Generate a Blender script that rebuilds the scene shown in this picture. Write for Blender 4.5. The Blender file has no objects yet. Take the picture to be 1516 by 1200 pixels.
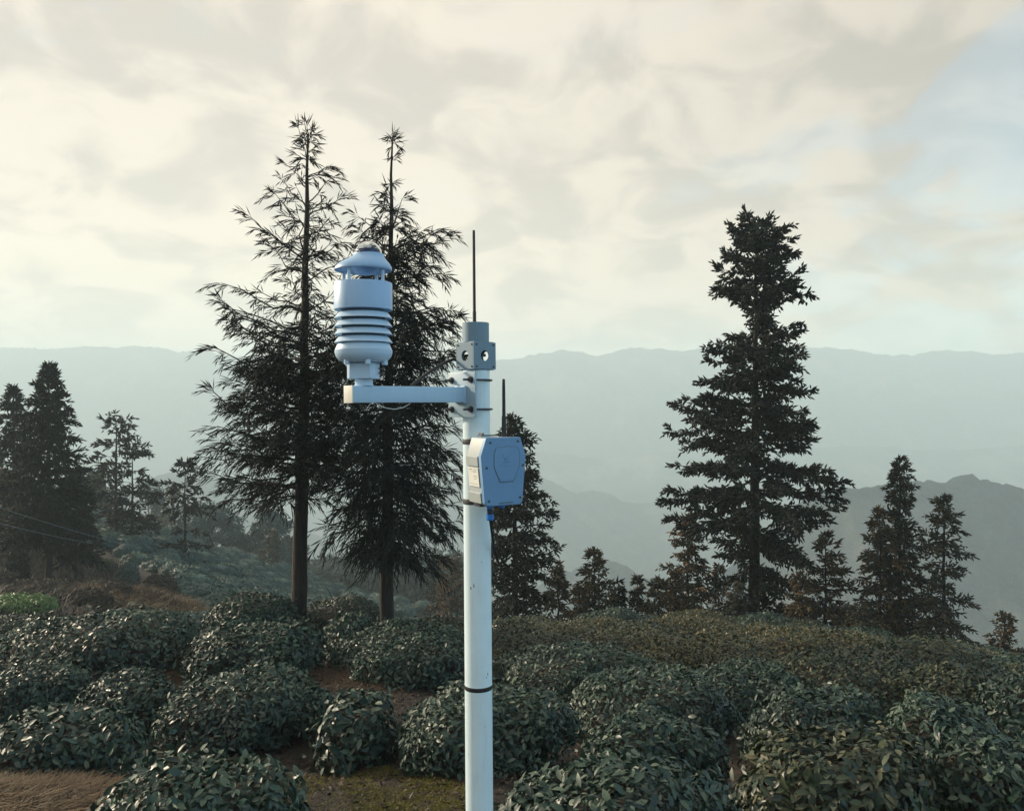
import bpy, bmesh, math, random
import numpy as np
from mathutils import Vector, Matrix

# ------------------------------------------------------------------ camera, sky, sun, exposure
SC = bpy.context.scene
COL = SC.collection
F = 1200.0                      # focal length in pixels of the 1516 x 1200 photograph
cam_d = bpy.data.cameras.new('camera')
cam_d.sensor_fit = 'HORIZONTAL'; cam_d.sensor_width = 36.0; cam_d.lens = 36.0 * F / 1516.0
cam_d.clip_start = 0.05; cam_d.clip_end = 9000
cam = bpy.data.objects.new('camera', cam_d); COL.objects.link(cam)
cam.location = (0, 0, 0); cam.rotation_euler = (math.radians(90), 0, 0)
SC.camera = cam

SUN_AZ, SUN_EL = math.radians(-63), math.radians(21)      # azimuth clockwise from +Y (view direction)
SUN = Vector((math.sin(SUN_AZ) * math.cos(SUN_EL), math.cos(SUN_AZ) * math.cos(SUN_EL), math.sin(SUN_EL)))
sun_d = bpy.data.lights.new('sun', 'SUN')
sun_d.energy = 3.2; sun_d.angle = math.radians(6); sun_d.color = (1.0, 0.84, 0.63)
sun = bpy.data.objects.new('sun', sun_d); COL.objects.link(sun)
sun.rotation_euler = (-SUN).to_track_quat('-Z', 'Y').to_euler()
sun.location = SUN * 50

SC.view_settings.view_transform = 'Standard'; SC.view_settings.look = 'None'
SC.view_settings.exposure = 1.1; SC.view_settings.gamma = 1.0
SC.view_settings.use_curve_mapping = False
SC.cycles.use_denoising = True
SC.cycles.max_bounces = 10; SC.cycles.diffuse_bounces = 3; SC.cycles.glossy_bounces = 3
SC.cycles.transparent_max_bounces = 8; SC.cycles.volume_bounces = 8
HAZE_DENSITY = 0.00092

W = bpy.data.worlds.new('World'); SC.world = W; W.use_nodes = True
wt = W.node_tree; wt.nodes.clear()
def wn(t, **k):
    n = wt.nodes.new(t)
    for a, b in k.items(): setattr(n, a, b)
    return n
def setin(tree, sock, v):
    if hasattr(v, 'is_output') or isinstance(v, bpy.types.NodeSocket): tree.links.new(v, sock)
    else: sock.default_value = v
def wmath(op, a, b=0.0, clamp=False):
    n = wn('ShaderNodeMath', operation=op, use_clamp=clamp)
    setin(wt, n.inputs[0], a); setin(wt, n.inputs[1], b); return n.outputs[0]
def wmix(f, a, b):
    n = wn('ShaderNodeMix', data_type='RGBA'); setin(wt, n.inputs[0], f)
    setin(wt, n.inputs[6], a); setin(wt, n.inputs[7], b); return n.outputs[2]
def wrange(v, a, b, c=0.0, d=1.0):
    n = wn('ShaderNodeMapRange', interpolation_type='SMOOTHSTEP'); setin(wt, n.inputs[0], v)
    for i, q in enumerate((a, b, c, d)): n.inputs[i + 1].default_value = q
    return n.outputs[0]
def wvm(op, a, b):
    n = wn('ShaderNodeVectorMath', operation=op); setin(wt, n.inputs[0], a); setin(wt, n.inputs[1], b)
    return n.outputs['Value'] if op == 'DOT_PRODUCT' else n.outputs[0]
sky = wn('ShaderNodeTexSky', sky_type='NISHITA', sun_disc=False)
sky.sun_elevation = SUN_EL; sky.sun_rotation = SUN_AZ % (2 * math.pi)
sky.altitude = 700; sky.air_density = 1.0; sky.dust_density = 0.7; sky.ozone_density = 1.6
tc = wn('ShaderNodeTexCoord'); DIR = tc.outputs['Generated']
sep = wn('ShaderNodeSeparateXYZ'); wt.links.new(DIR, sep.inputs[0])
zz = wmath('MAXIMUM', sep.outputs[2], 0.0)
den = wmath('ADD', zz, 0.36)
cmb = wn('ShaderNodeCombineXYZ')
wt.links.new(wmath('DIVIDE', sep.outputs[0], den), cmb.inputs[0])
wt.links.new(wmath('DIVIDE', sep.outputs[1], den), cmb.inputs[1])
def wnoise(scale, detail, rough, off, dist=0.0, vec=None):
    m = wvm('ADD', vec or cmb.outputs[0], off)
    n = wn('ShaderNodeTexNoise'); wt.links.new(m, n.inputs['Vector'])
    n.inputs['Scale'].default_value = scale; n.inputs['Detail'].default_value = detail
    n.inputs['Roughness'].default_value = rough; n.inputs['Distortion'].default_value = dist
    return n.outputs['Fac']
dsun = wvm('DOT_PRODUCT', DIR, tuple(SUN))
toward = wrange(dsun, -0.75, 0.75)                         # 0 away from the sun, 1 around it
low = wrange(zz, 0.0, 0.38, 1.0, 0.0)                      # 1 at the horizon
cov = wnoise(2.6, 7, 0.52, (3.1, 1.7, 0.0), 0.35)
cov = wmath('ADD', cov, wmath('MULTIPLY', wmath('SUBTRACT', toward, 0.62), 0.42))
cov = wmath('ADD', cov, wmath('MULTIPLY', low, 0.10))
mask = wrange(cov, 0.36, 0.60)
shade = wnoise(5.6, 8, 0.54, (-5.3, 0.4, 2.0), 0.5)
shade = wrange(shade, 0.38, 0.58)
lit = wmath('ADD', wmath('MULTIPLY', low, 0.17), wmath('ADD', 0.13, wmath('MULTIPLY', toward, 0.49)))  # cloud is brighter round the sun
c_hi = (4.30, 3.66, 2.90, 1); c_lo = (3.1, 2.66, 2.16, 1)
ccol = wmix(shade, c_lo, c_hi)
mul = wn('ShaderNodeMix', data_type='RGBA', blend_type='MULTIPLY'); wt.links.new(low, mul.inputs[0]); wt.links.new(ccol, mul.inputs[6])
mul.inputs[7].default_value = (1.05, 0.95, 0.84, 1); ccol = mul.outputs[2]      # the air reddens low cloud
ccol_n = wn('ShaderNodeVectorMath', operation='SCALE'); wt.links.new(ccol, ccol_n.inputs[0])
wt.links.new(wmath('ADD', lit, 0.12), ccol_n.inputs['Scale'])
skyt = wn('ShaderNodeMix', data_type='RGBA', blend_type='MULTIPLY'); skyt.inputs[0].default_value = 1.0
wt.links.new(sky.outputs[0], skyt.inputs[6]); skyt.inputs[7].default_value = (0.88, 1.0, 0.90, 1)      # humid, slightly green air
veil = wmath('MULTIPLY', wrange(dsun, -0.80, 0.50), 0.92)      # thin high cloud, thicker towards the sun
final = wmix(wmath('MAXIMUM', wmath('MULTIPLY', mask, 0.95), veil), skyt.outputs[2], ccol_n.outputs[0])
bg = wn('ShaderNodeBackground'); wt.links.new(final, bg.inputs[0]); bg.inputs[1].default_value = 0.15
wo = wn('ShaderNodeOutputWorld'); wt.links.new(bg.outputs[0], wo.inputs[0])

# ------------------------------------------------------------------ helpers
rng = np.random.default_rng(11)
random.seed(5)
R = math.radians
def P(px, py, d): return Vector(((px - 758) / F * d, d, -(py - 600) / F * d))

def mesh_np(name, V, Fc, mats=(), tint=None, smooth=True, midx=None):
    V = np.asarray(V, dtype=np.float32); Fc = np.asarray(Fc, dtype=np.int32)
    me = bpy.data.meshes.new(name)
    n, k = Fc.shape
    me.vertices.add(len(V)); me.vertices.foreach_set('co', V.ravel())
    me.loops.add(n * k); me.loops.foreach_set('vertex_index', Fc.ravel())
    me.polygons.add(n); me.polygons.foreach_set('loop_start', np.arange(0, n * k, k, dtype=np.int32))
    me.polygons.foreach_set('use_smooth', np.full(n, smooth))
    for m in mats: me.materials.append(m)
    if midx is not None: me.polygons.foreach_set('material_index', np.asarray(midx, dtype=np.int32))
    if tint is not None:
        a = me.attributes.new('tint', 'FLOAT', 'POINT'); a.data.foreach_set('value', np.asarray(tint, dtype=np.float32))
    me.update(); me.validate()
    return me

def link(name, data, parent=None, mat=None):
    o = bpy.data.objects.new(name, data); COL.objects.link(o)
    if parent is not None: o.parent = parent
    if mat is not None: data.materials.append(mat)
    return o
def tag(o, label=None, cat=None, group=None, kind=None):
    if label: o['label'] = label
    if cat: o['category'] = cat
    if group: o['group'] = group
    if kind: o['kind'] = kind
    return o
def thing(name, label, cat, loc=(0, 0, 0), group=None, matrix=None):
    o = bpy.data.objects.new(name, None); COL.objects.link(o); o.empty_display_size = 0.1
    if matrix is not None: o.matrix_world = matrix
    else: o.location = loc
    return tag(o, label, cat, group)

class MB:
    """collects shapes, builds ONE mesh object"""
    def __init__(s): s.v = []; s.f = []; s.sm = []
    def add(s, V, Fs, smooth=False):
        b = len(s.v); s.v += [tuple(v) for v in V]
        for f in Fs: s.f.append([b + i for i in f]); s.sm.append(smooth)
        return s
    def box(s, c, size, M=None, bev=0.0):
        bm = bmesh.new(); bmesh.ops.create_cube(bm, size=1.0)
        bmesh.ops.scale(bm, vec=size, verts=bm.verts)
        if bev > 0: bmesh.ops.bevel(bm, geom=list(bm.edges), offset=bev, segments=2, affect='EDGES', profile=0.6)
        M = (M or Matrix.Identity(4))
        bm.verts.ensure_lookup_table(); bm.verts.index_update()
        V = [M @ (v.co + Vector(c)) for v in bm.verts]; Fs = [[v.index for v in f.verts] for f in bm.faces]
        bm.free(); return s.add(V, Fs)
    def lathe(s, prof, n=32, M=None, cx=None, caps=True):
        """prof: list of (r, z) or (r, z, xoff)"""
        M = M or Matrix.Identity(4); V = []; Fs = []
        for p in prof:
            xo = p[2] if len(p) > 2 else 0.0
            for i in range(n):
                a = 2 * math.pi * i / n
                V.append(M @ Vector((p[0] * math.cos(a) + xo, p[0] * math.sin(a), p[1])))
        m = len(prof)
        for j in range(m - 1):
            for i in range(n):
                a, b = j * n + i, j * n + (i + 1) % n
                Fs.append([a, b, b + n, a + n])
        if caps:
            Fs.append(list(range(n))[::-1]); Fs.append([(m - 1) * n + i for i in range(n)])
        return s.add(V, Fs, True)
    def tube(s, pts, r, n=8, M=None):
        V, Fs = tube_arr([Vector(p) for p in pts], r if hasattr(r, '__len__') else [r] * len(pts), n)
        if M: V = [M @ Vector(v) for v in V]
        k = len(pts)
        Fl = [list(map(int, f)) for f in Fs]
        Fl.append(list(range(n))[::-1]); Fl.append([(k - 1) * n + i for i in range(n)])
        return s.add(V, Fl, True)
    def prism(s, poly, y0, y1, M=None):
        """poly in (x, z), extruded along y"""
        M = M or Matrix.Identity(4); n = len(poly)
        V = [M @ Vector((x, y0, z)) for x, z in poly] + [M @ Vector((x, y1, z)) for x, z in poly]
        Fs = [list(range(n)), [n + i for i in range(n)][::-1]]
        for i in range(n):
            j = (i + 1) % n; Fs.append([i, i + n, j + n, j])
        return s.add(V, Fs)
    def mesh(s, name):
        me = bpy.data.meshes.new(name); me.from_pydata(s.v, [], s.f); me.update()
        bm = bmesh.new(); bm.from_mesh(me); bmesh.ops.recalc_face_normals(bm, faces=bm.faces); bm.to_mesh(me); bm.free()
        me.polygons.foreach_set('use_smooth', s.sm); me.set_sharp_from_angle(angle=R(35)); return me
    def build(s, name, mat, parent=None, bevel=0.0):
        me = s.mesh(name)
        if bevel > 0:
            bm = bmesh.new(); bm.from_mesh(me)
            ed = [e for e in bm.edges if len(e.link_faces) == 2 and e.calc_face_angle(0) > R(25)]
            bmesh.ops.bevel(bm, geom=ed, offset=bevel, segments=2, affect='EDGES', profile=0.6)
            bm.to_mesh(me); bm.free()
        return link(name, me, parent, mat)

def frame(t):
    t = np.asarray(t, float); t = t / (np.linalg.norm(t) + 1e-9)
    a = np.array([0, 0, 1.0]) if abs(t[2]) < 0.9 else np.array([1.0, 0, 0])
    u = np.cross(a, t); u /= np.linalg.norm(u) + 1e-9
    return u, np.cross(t, u)
def tube_arr(pts, rad, n=6):
    pts = np.array([list(p) for p in pts], float); k = len(pts)
    ang = np.arange(n) * 2 * np.pi / n
    V = np.zeros((k * n, 3))
    for i in range(k):
        t = pts[min(i + 1, k - 1)] - pts[max(i - 1, 0)]
        u, w = frame(t)
        V[i * n:(i + 1) * n] = pts[i] + rad[i] * (np.cos(ang)[:, None] * u + np.sin(ang)[:, None] * w)
    Fs = []
    for i in range(k - 1):
        for j in range(n):
            a, b = i * n + j, i * n + (j + 1) % n
            Fs.append((a, b, b + n, a + n))
    return V, np.array(Fs)
class Bulk:
    """collects numpy verts/quads into one mesh"""
    def __init__(s): s.V = []; s.F = []; s.T = []; s.n = 0
    def add(s, V, Fc, t=0.5):
        s.V.append(V); s.F.append(np.asarray(Fc) + s.n); s.n += len(V)
        s.T.append(np.full(len(V), t) if np.isscalar(t) else t)
    def mesh(s, name, mats=(), smooth=True):
        return mesh_np(name, np.concatenate(s.V), np.concatenate(s.F), mats, np.concatenate(s.T), smooth)

# value noise
_perm = np.random.default_rng(3).random((256, 256))
def vnoise(x, y):
    x = np.asarray(x, float); y = np.asarray(y, float)
    xi = np.floor(x).astype(int); yi = np.floor(y).astype(int); fx = x - xi; fy = y - yi
    fx = fx * fx * (3 - 2 * fx); fy = fy * fy * (3 - 2 * fy)
    g = lambda a, b: _perm[a % 256, b % 256]
    return (g(xi, yi) * (1 - fx) + g(xi + 1, yi) * fx) * (1 - fy) + (g(xi, yi + 1) * (1 - fx) + g(xi + 1, yi + 1) * fx) * fy
def fbm(x, y, o=4, gain=0.5):
    s = 0; a = 1; t = 0
    for i in range(o):
        s = s + a * vnoise(x * 2 ** i + 17.3 * i, y * 2 ** i + 9.1 * i); t += a; a *= gain
    return s / t

# ------------------------------------------------------------------ materials
def newmat(name):
    m = bpy.data.materials.new(name); m.use_nodes = True
    return m, m.node_tree, m.node_tree.nodes['Principled BSDF']
def node(t, ty, **k):
    n = t.nodes.new(ty)
    for a, b in k.items(): setattr(n, a, b)
    return n
def noise_fac(t, scale, detail=4, rough=0.55, coord='Object', dist=0.0, pos=False):
    n = node(t, 'ShaderNodeTexNoise'); n.inputs['Scale'].default_value = scale
    n.inputs['Detail'].default_value = detail; n.inputs['Roughness'].default_value = rough; n.inputs['Distortion'].default_value = dist
    if pos: t.links.new(node(t, 'ShaderNodeNewGeometry').outputs['Position'], n.inputs['Vector'])
    else: t.links.new(node(t, 'ShaderNodeTexCoord').outputs[coord], n.inputs['Vector'])
    return n.outputs['Fac']
def ramp(t, fac, stops):
    r = node(t, 'ShaderNodeValToRGB'); e = r.color_ramp.elements
    while len(e) < len(stops): e.new(0.5)
    for i, (p, c) in enumerate(stops): e[i].position = p; e[i].color = (*c, 1)
    t.links.new(fac, r.inputs[0]); return r.outputs[0]
def mixc(t, f, a, b, mode='MIX'):
    n = node(t, 'ShaderNodeMix', data_type='RGBA', blend_type=mode); setin(t, n.inputs[0], f)
    setin(t, n.inputs[6], a if not isinstance(a, tuple) else (*a, 1)); setin(t, n.inputs[7], b if not isinstance(b, tuple) else (*b, 1)); return n.outputs[2]
def tmath(t, op, a, b=0.0, clamp=False):
    n = node(t, 'ShaderNodeMath', operation=op, use_clamp=clamp); setin(t, n.inputs[0], a); setin(t, n.inputs[1], b); return n.outputs[0]
def bump(t, bsdf, fac, strength, dist=0.01):
    b = node(t, 'ShaderNodeBump'); b.inputs['Strength'].default_value = strength; b.inputs['Distance'].default_value = dist
    t.links.new(fac, b.inputs['Height']); t.links.new(b.outputs[0], bsdf.inputs['Normal'])

def paint(name, col, rough=0.4, dirt=0.12, scale=9.0, metallic=0.0):
    m, t, b = newmat(name)
    n1 = noise_fac(t, scale, 6, 0.65); n2 = noise_fac(t, scale * 7, 4, 0.6)
    mp = node(t, 'ShaderNodeMapping'); mp.inputs['Scale'].default_value = (1, 1, 0.09)
    t.links.new(node(t, 'ShaderNodeTexCoord').outputs['Object'], mp.inputs[0])
    ns = node(t, 'ShaderNodeTexNoise'); ns.inputs['Scale'].default_value = scale * 8; ns.inputs['Detail'].default_value = 5
    t.links.new(mp.outputs[0], ns.inputs['Vector'])
    st_ = tmath(t, 'MULTIPLY', tmath(t, 'SUBTRACT', ns.outputs['Fac'], 0.52, True), 4.0 * dirt, True)
    d = tmath(t, 'ADD', st_, tmath(t, 'MULTIPLY', tmath(t, 'SUBTRACT', n1, 0.45, True), 3.0 * dirt, True), True)
    c = mixc(t, d, col, tuple(x * 0.62 for x in (col[0], col[1] * 0.97, col[2] * 0.9)))
    t.links.new(c, b.inputs['Base Color']); b.inputs['Metallic'].default_value = metallic
    r = tmath(t, 'ADD', rough - 0.1, tmath(t, 'MULTIPLY', n1, 0.25)); t.links.new(r, b.inputs['Roughness'])
    bump(t, b, n2, 0.08, 0.002)
    return m
M_white_skyblue = paint('white_paint_skyblue', (0.42, 0.61, 0.80), 0.42, 0.10, 7)  # white paint; the blue of the sky light is put into its colour
M_pole = paint('pole_paint', (0.72, 0.88, 0.96), 0.38, 0.22, 11)  # white pole, tinted with the same painted-in sky blue
M_sensor = paint('white_plastic_skyblue', (0.33, 0.52, 0.77), 0.35, 0.08, 14)  # white plastic coloured as its faces look under blue sky light
M_louvre = paint('louvre_plastic', (0.48, 0.66, 0.85), 0.35, 0.08, 14)  # white louvres, sky light's blue mixed into the base colour
M_box = paint('logger_paint', (0.15, 0.31, 0.54), 0.45, 0.12, 20)  # lid blue stands in for blue sky light on its front
M_boxside = paint('logger_body_paint', (0.40, 0.45, 0.46), 0.45, 0.12, 20)
M_galv = paint('block_paint', (0.17, 0.27, 0.35), 0.5, 0.15, 16)
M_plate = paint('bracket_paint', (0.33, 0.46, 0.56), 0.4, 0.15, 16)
M_black = paint('black_rubber', (0.012, 0.012, 0.014), 0.5, 0.05, 30)
M_steel = paint('dark_steel', (0.10, 0.10, 0.11), 0.35, 0.3, 60, 0.85)
M_groove = paint('grey_gasket', (0.10, 0.15, 0.20), 0.6, 0.1, 30)
M_blue = paint('blue_nylon', (0.02, 0.20, 0.65), 0.4, 0.08, 40)
M_navy = paint('navy_nylon', (0.012, 0.025, 0.09), 0.4, 0.08, 40)
M_paper = paint('sticker_paper', (0.74, 0.76, 0.72), 0.5, 0.05, 40)
M_ink = paint('printed_ink', (0.10, 0.11, 0.12), 0.6, 0.02, 40)
M_greystrap = paint('dark_strap', (0.05, 0.055, 0.06), 0.45, 0.1, 40)
m, t, b = newmat('dome_glass'); M_glass = m
b.inputs['Base Color'].default_value = (0.95, 0.97, 0.98, 1); b.inputs['Roughness'].default_value = 0.02
b.inputs['Transmission Weight'].default_value = 1.0; b.inputs['IOR'].default_value = 1.18

def leafmat(name, stops, rough=0.42, spec=0.5, trans=0.12):
    m, t, b = newmat(name)
    a = node(t, 'ShaderNodeAttribute', attribute_name='tint'); oi = node(t, 'ShaderNodeObjectInfo')
    f = tmath(t, 'FRACT', tmath(t, 'ADD', a.outputs['Fac'], oi.outputs['Random']))
    c = ramp(t, f, stops)
    n = noise_fac(t, 0.9, 3, 0.6, pos=True)
    c = mixc(t, 1.0, c, ramp(t, n, [(0.3, (0.72, 0.74, 0.76)), (0.7, (1.22, 1.18, 1.05))]), 'MULTIPLY')
    t.links.new(c, b.inputs['Base Color'])
    t.links.new(tmath(t, 'ADD', rough - 0.1, tmath(t, 'MULTIPLY', f, 0.22)), b.inputs['Roughness'])
    b.inputs['Specular IOR Level'].default_value = spec
    if trans > 0:
        tr = node(t, 'ShaderNodeBsdfTranslucent'); t.links.new(c, tr.inputs[0])
        mx = node(t, 'ShaderNodeMixShader'); mx.inputs[0].default_value = trans
        t.links.new(b.outputs[0], mx.inputs[1]); t.links.new(tr.outputs[0], mx.inputs[2])
        t.links.new(mx.outputs[0], t.nodes['Material Output'].inputs['Surface'])
    return m
M_tea = leafmat('tea_leaf', [(0.0, (0.006, 0.021, 0.017)), (0.3, (0.015, 0.043, 0.035)), (0.65, (0.034, 0.074, 0.058)), (0.92, (0.085, 0.130, 0.094)), (1.0, (0.006, 0.021, 0.017))], 0.50, 0.5, 0.05)
M_olive = leafmat('tea_leaf_olive', [(0.0, (0.010, 0.026, 0.018)), (0.4, (0.026, 0.048, 0.028)), (0.75, (0.056, 0.075, 0.036)), (0.93, (0.125, 0.12, 0.070)), (1.0, (0.014, 0.028, 0.021))], 0.50, 0.5, 0.06)
M_sunlit_gold = leafmat('tea_leaf_sunlit', [(0.0, (0.018, 0.036, 0.020)), (0.4, (0.050, 0.064, 0.028)), (0.75, (0.105, 0.100, 0.038)), (0.95, (0.17, 0.12, 0.05)), (1.0, (0.045, 0.055, 0.030))], 0.38, 0.6, 0.08)  # tea green with warm low sunlight painted in as gold
M_broad = leafmat('haze_tinted_leaf', [(0.0, (0.034, 0.066, 0.072)), (0.5, (0.056, 0.094, 0.098)), (0.9, (0.085, 0.12, 0.11)), (1.0, (0.034, 0.066, 0.072))], 0.7, 0.15, 0.0)  # bluish paleness of the haze is painted into these leaves
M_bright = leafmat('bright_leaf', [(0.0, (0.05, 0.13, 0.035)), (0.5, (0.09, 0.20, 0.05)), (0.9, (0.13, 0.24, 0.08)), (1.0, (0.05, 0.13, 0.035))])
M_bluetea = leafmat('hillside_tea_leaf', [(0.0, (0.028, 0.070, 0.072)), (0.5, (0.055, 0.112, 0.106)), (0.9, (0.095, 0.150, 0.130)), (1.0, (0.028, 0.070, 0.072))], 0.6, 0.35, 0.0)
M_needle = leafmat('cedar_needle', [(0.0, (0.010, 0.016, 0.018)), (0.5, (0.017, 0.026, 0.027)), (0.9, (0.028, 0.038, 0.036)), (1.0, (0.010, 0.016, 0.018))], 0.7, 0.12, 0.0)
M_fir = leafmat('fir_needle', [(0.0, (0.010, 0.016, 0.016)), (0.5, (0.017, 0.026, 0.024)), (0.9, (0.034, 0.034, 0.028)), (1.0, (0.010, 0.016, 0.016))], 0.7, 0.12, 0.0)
M_rust_sunlit = leafmat('rusty_sunlit_needle', [(0.0, (0.024, 0.032, 0.024)), (0.4, (0.058, 0.050, 0.031)), (0.75, (0.115, 0.078, 0.042)), (0.95, (0.19, 0.125, 0.06)), (1.0, (0.024, 0.032, 0.024))], 0.6, 0.25, 0.0)  # rust brown, brightened to carry warm sun on the right-hand conifers
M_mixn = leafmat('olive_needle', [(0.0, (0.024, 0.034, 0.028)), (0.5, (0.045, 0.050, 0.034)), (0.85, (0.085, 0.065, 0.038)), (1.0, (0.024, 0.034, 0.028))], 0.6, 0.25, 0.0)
M_pale = leafmat('pale_leaf', [(0.0, (0.07, 0.075, 0.05)), (0.5, (0.11, 0.11, 0.075)), (1.0, (0.07, 0.075, 0.05))], 0.6, 0.25, 0.1)
M_straw = leafmat('dry_grass', [(0.0, (0.032, 0.022, 0.014)), (0.4, (0.085, 0.058, 0.036)), (0.8, (0.18, 0.13, 0.082)), (1.0, (0.032, 0.022, 0.014))], 0.7, 0.2, 0.15)
M_scrub = leafmat('scrub_leaf', [(0.0, (0.030, 0.028, 0.024)), (0.5, (0.055, 0.042, 0.034)), (0.9, (0.06, 0.06, 0.05)), (1.0, (0.030, 0.028, 0.024))], 0.7, 0.2, 0.0)
M_litter = leafmat('leaf_litter', [(0.0, (0.022, 0.014, 0.011)), (0.5, (0.045, 0.028, 0.020)), (0.85, (0.10, 0.068, 0.045)), (1.0, (0.022, 0.014, 0.011))], 0.65, 0.25, 0.0)
M_moss = leafmat('moss_blade', [(0.0, (0.09, 0.085, 0.020)), (0.5, (0.16, 0.14, 0.03)), (0.9, (0.10, 0.12, 0.03)), (1.0, (0.09, 0.085, 0.020))], 0.7, 0.2, 0.15)
def barkmat(name, c1, c2):
    m, t, b = newmat(name)
    mp = node(t, 'ShaderNodeMapping'); mp.inputs['Scale'].default_value = (1, 1, 0.14)
    t.links.new(node(t, 'ShaderNodeTexCoord').outputs['Object'], mp.inputs[0])
    n = node(t, 'ShaderNodeTexNoise'); n.inputs['Scale'].default_value = 26; n.inputs['Detail'].default_value = 6
    t.links.new(mp.outputs[0], n.inputs['Vector'])
    t.links.new(ramp(t, n.outputs['Fac'], [(0.3, c1), (0.7, c2)]), b.inputs['Base Color'])
    b.inputs['Roughness'].default_value = 0.85; bump(t, b, n.outputs['Fac'], 0.9, 0.03); return m
M_bark = barkmat('cedar_bark', (0.008, 0.0065, 0.006), (0.027, 0.020, 0.017))
M_twig = barkmat('twig_bark', (0.022, 0.017, 0.014), (0.055, 0.038, 0.028))

m, t, b = newmat('soil'); M_soil = m
n1 = noise_fac(t, 0.35, 5, 0.6, pos=True); n2 = noise_fac(t, 9, 6, 0.7, pos=True); n3 = noise_fac(t, 55, 3, 0.6, pos=True)
c = ramp(t, n2, [(0.25, (0.006, 0.0045, 0.004)), (0.55, (0.016, 0.011, 0.009)), (0.8, (0.032, 0.022, 0.016))])
c2 = ramp(t, n2, [(0.3, (0.010, 0.010, 0.008)), (0.7, (0.026, 0.023, 0.015))])
t.links.new(mixc(t, ramp(t, n1, [(0.45, (0, 0, 0)), (0.62, (1, 1, 1))]), c, c2), b.inputs['Base Color'])
b.inputs['Roughness'].default_value = 0.9; bump(t, b, tmath(t, 'ADD', n2, tmath(t, 'MULTIPLY', n3, 0.5)), 0.8, 0.05)

def hillmat(name, dark, light, tan):
    m, t, b = newmat(name)
    n1 = noise_fac(t, 0.008, 6, 0.62, pos=True); n2 = noise_fac(t, 0.11, 7, 0.78, pos=True)
    c = ramp(t, n2, [(0.3, dark), (0.7, light)])
    c = mixc(t, ramp(t, n1, [(0.5, (0, 0, 0)), (0.68, (1, 1, 1))]), c, tan)
    t.links.new(c, b.inputs['Base Color']); b.inputs['Roughness'].default_value = 0.9
    b.inputs['Specular IOR Level'].default_value = 0.1
    bump(t, b, n2, 1.0, 6.0); return m
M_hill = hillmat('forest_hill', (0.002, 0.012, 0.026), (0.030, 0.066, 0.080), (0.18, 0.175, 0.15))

# ------------------------------------------------------------------ terrain
CT = []
def gp(x, y, z): CT.append((x, y, z))
def gpx(px, py, d): p = P(px, py, d); CT.append((p.x, p.y, p.z))
plane = lambda d: -1.44 - 0.193 * d
for d in (0, 3, 5, 7, 9, 11.5):
    for x in (-0.62, -0.35, 0, 0.35, 0.62): gp(x * d, d, plane(d) + (0.0 if d < 9 or x > -0.1 else 0.1) - 0.55 * min(1, max(0, (x - 0.25) / 0.37)) * min(1, max(0, (d - 4) / 6)) - (0.13 if d >= 9 and x > -0.1 else 0))
gpx(60, 1168, 4.45); gpx(-60, 1168, 4.4); gpx(165, 1186, 4.3); gpx(60, 1262, 3.7); gpx(370, 985, 11.8); gpx(443, 938, 13); gpx(571, 956, 12.5); gpx(250, 975, 11)
for px, d, z in ((640, 14.5, -4.62), (760, 15, -4.64), (880, 16, -4.75), (1000, 17, -4.98), (1120, 17.5, -5.12), (1240, 17.5, -5.36), (1380, 17, -5.58), (1516, 16.5, -5.80), (1650, 16, -6.1)):
    gp((px - 758) / F * d, d, z)
gp(0.5, 20, -6.6); gp(3.5, 21.5, -6.9); gp(7.2, 24, -7.4); gp(10.5, 22, -6.8); gp(13.5, 21, -7.0); gp(0, 25, -8.6); gp(6, 30, -11); gp(14, 28, -10.5); gp(18, 20, -8.5)
gp(-3.0, 16, -5.6); gp(-6, 15, -5.2); gp(-9, 14, -4.9); gp(-5, 20, -7.2); gp(-2, 20, -7.2)
gpx(35, 905, 22); gpx(120, 915, 23); gpx(220, 878, 28); gpx(150, 880, 30); gpx(270, 915, 26); gpx(330, 926, 27); gpx(75, 870, 36); gpx(0, 860, 36); gpx(-120, 850, 36)
gpx(300, 895, 36); gpx(240, 858, 40); gpx(150, 805, 50); gpx(200, 815, 48); gpx(275, 838, 50); gpx(350, 862, 52); gpx(430, 892, 58)
gpx(550, 918, 65); gpx(680, 922, 75); gpx(220, 795, 64); gpx(310, 830, 85); gpx(400, 850, 85); gpx(480, 885, 85); gpx(600, 917, 100); gpx(690, 922, 105)
gpx(150, 785, 80); gpx(0, 740, 70); gpx(-150, 690, 70); gpx(100, 770, 60)
gp(-45, 20, -6); gp(-45, 0, -3); gp(0, -15, 0.2 - 1.75); gp(30, 0, -5); gp(40, 30, -18); gp(0, 45, -17); gp(30, 60, -34); gp(10, 80, -34); gp(0, 120, -42); gp(60, 100, -60)
gp(-40, 120, -34); gp(-90, 90, -14); gp(-90, 20, -5); gp(80, 0, -20); gp(0, -80, 0); gp(90, -60, -14); gp(-80, -60, 2); gp(120, 60, -60); gp(-60, 150, -50); gp(40, 150, -80)
BUSHES = []      # (arguments) of the tea bushes one can tell apart
def bush_at(*a, **k): BUSHES.append((a, k))
SG = 150
def inv_d(ytop): return 1.0 / ((ytop - 600) / F - 0.19)
bush_at(275, 1136, 285, 'tea bush at the bottom edge between the straw and the mossy ground', single=SG, leaf=0.066)
bush_at(70, 1056, 245, 'dense tea bush cut by the left edge, directly behind the dry straw in the corner', h=0.56, single=SG, leaf=0.070)
bush_at(925, 1148, 400, 'low wide tea bush touching the bottom edge just right of the pole', single=SG, leaf=0.062)
bush_at(1262, 1094, 345, 'broad olive tea bush at the bottom, left of the corner bush', mat='olive', single=SG, leaf=0.072)
bush_at(1492, 1090, 200, 'tea bush in the bottom right corner, cut by the frame', single=SG, leaf=0.066)
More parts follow.
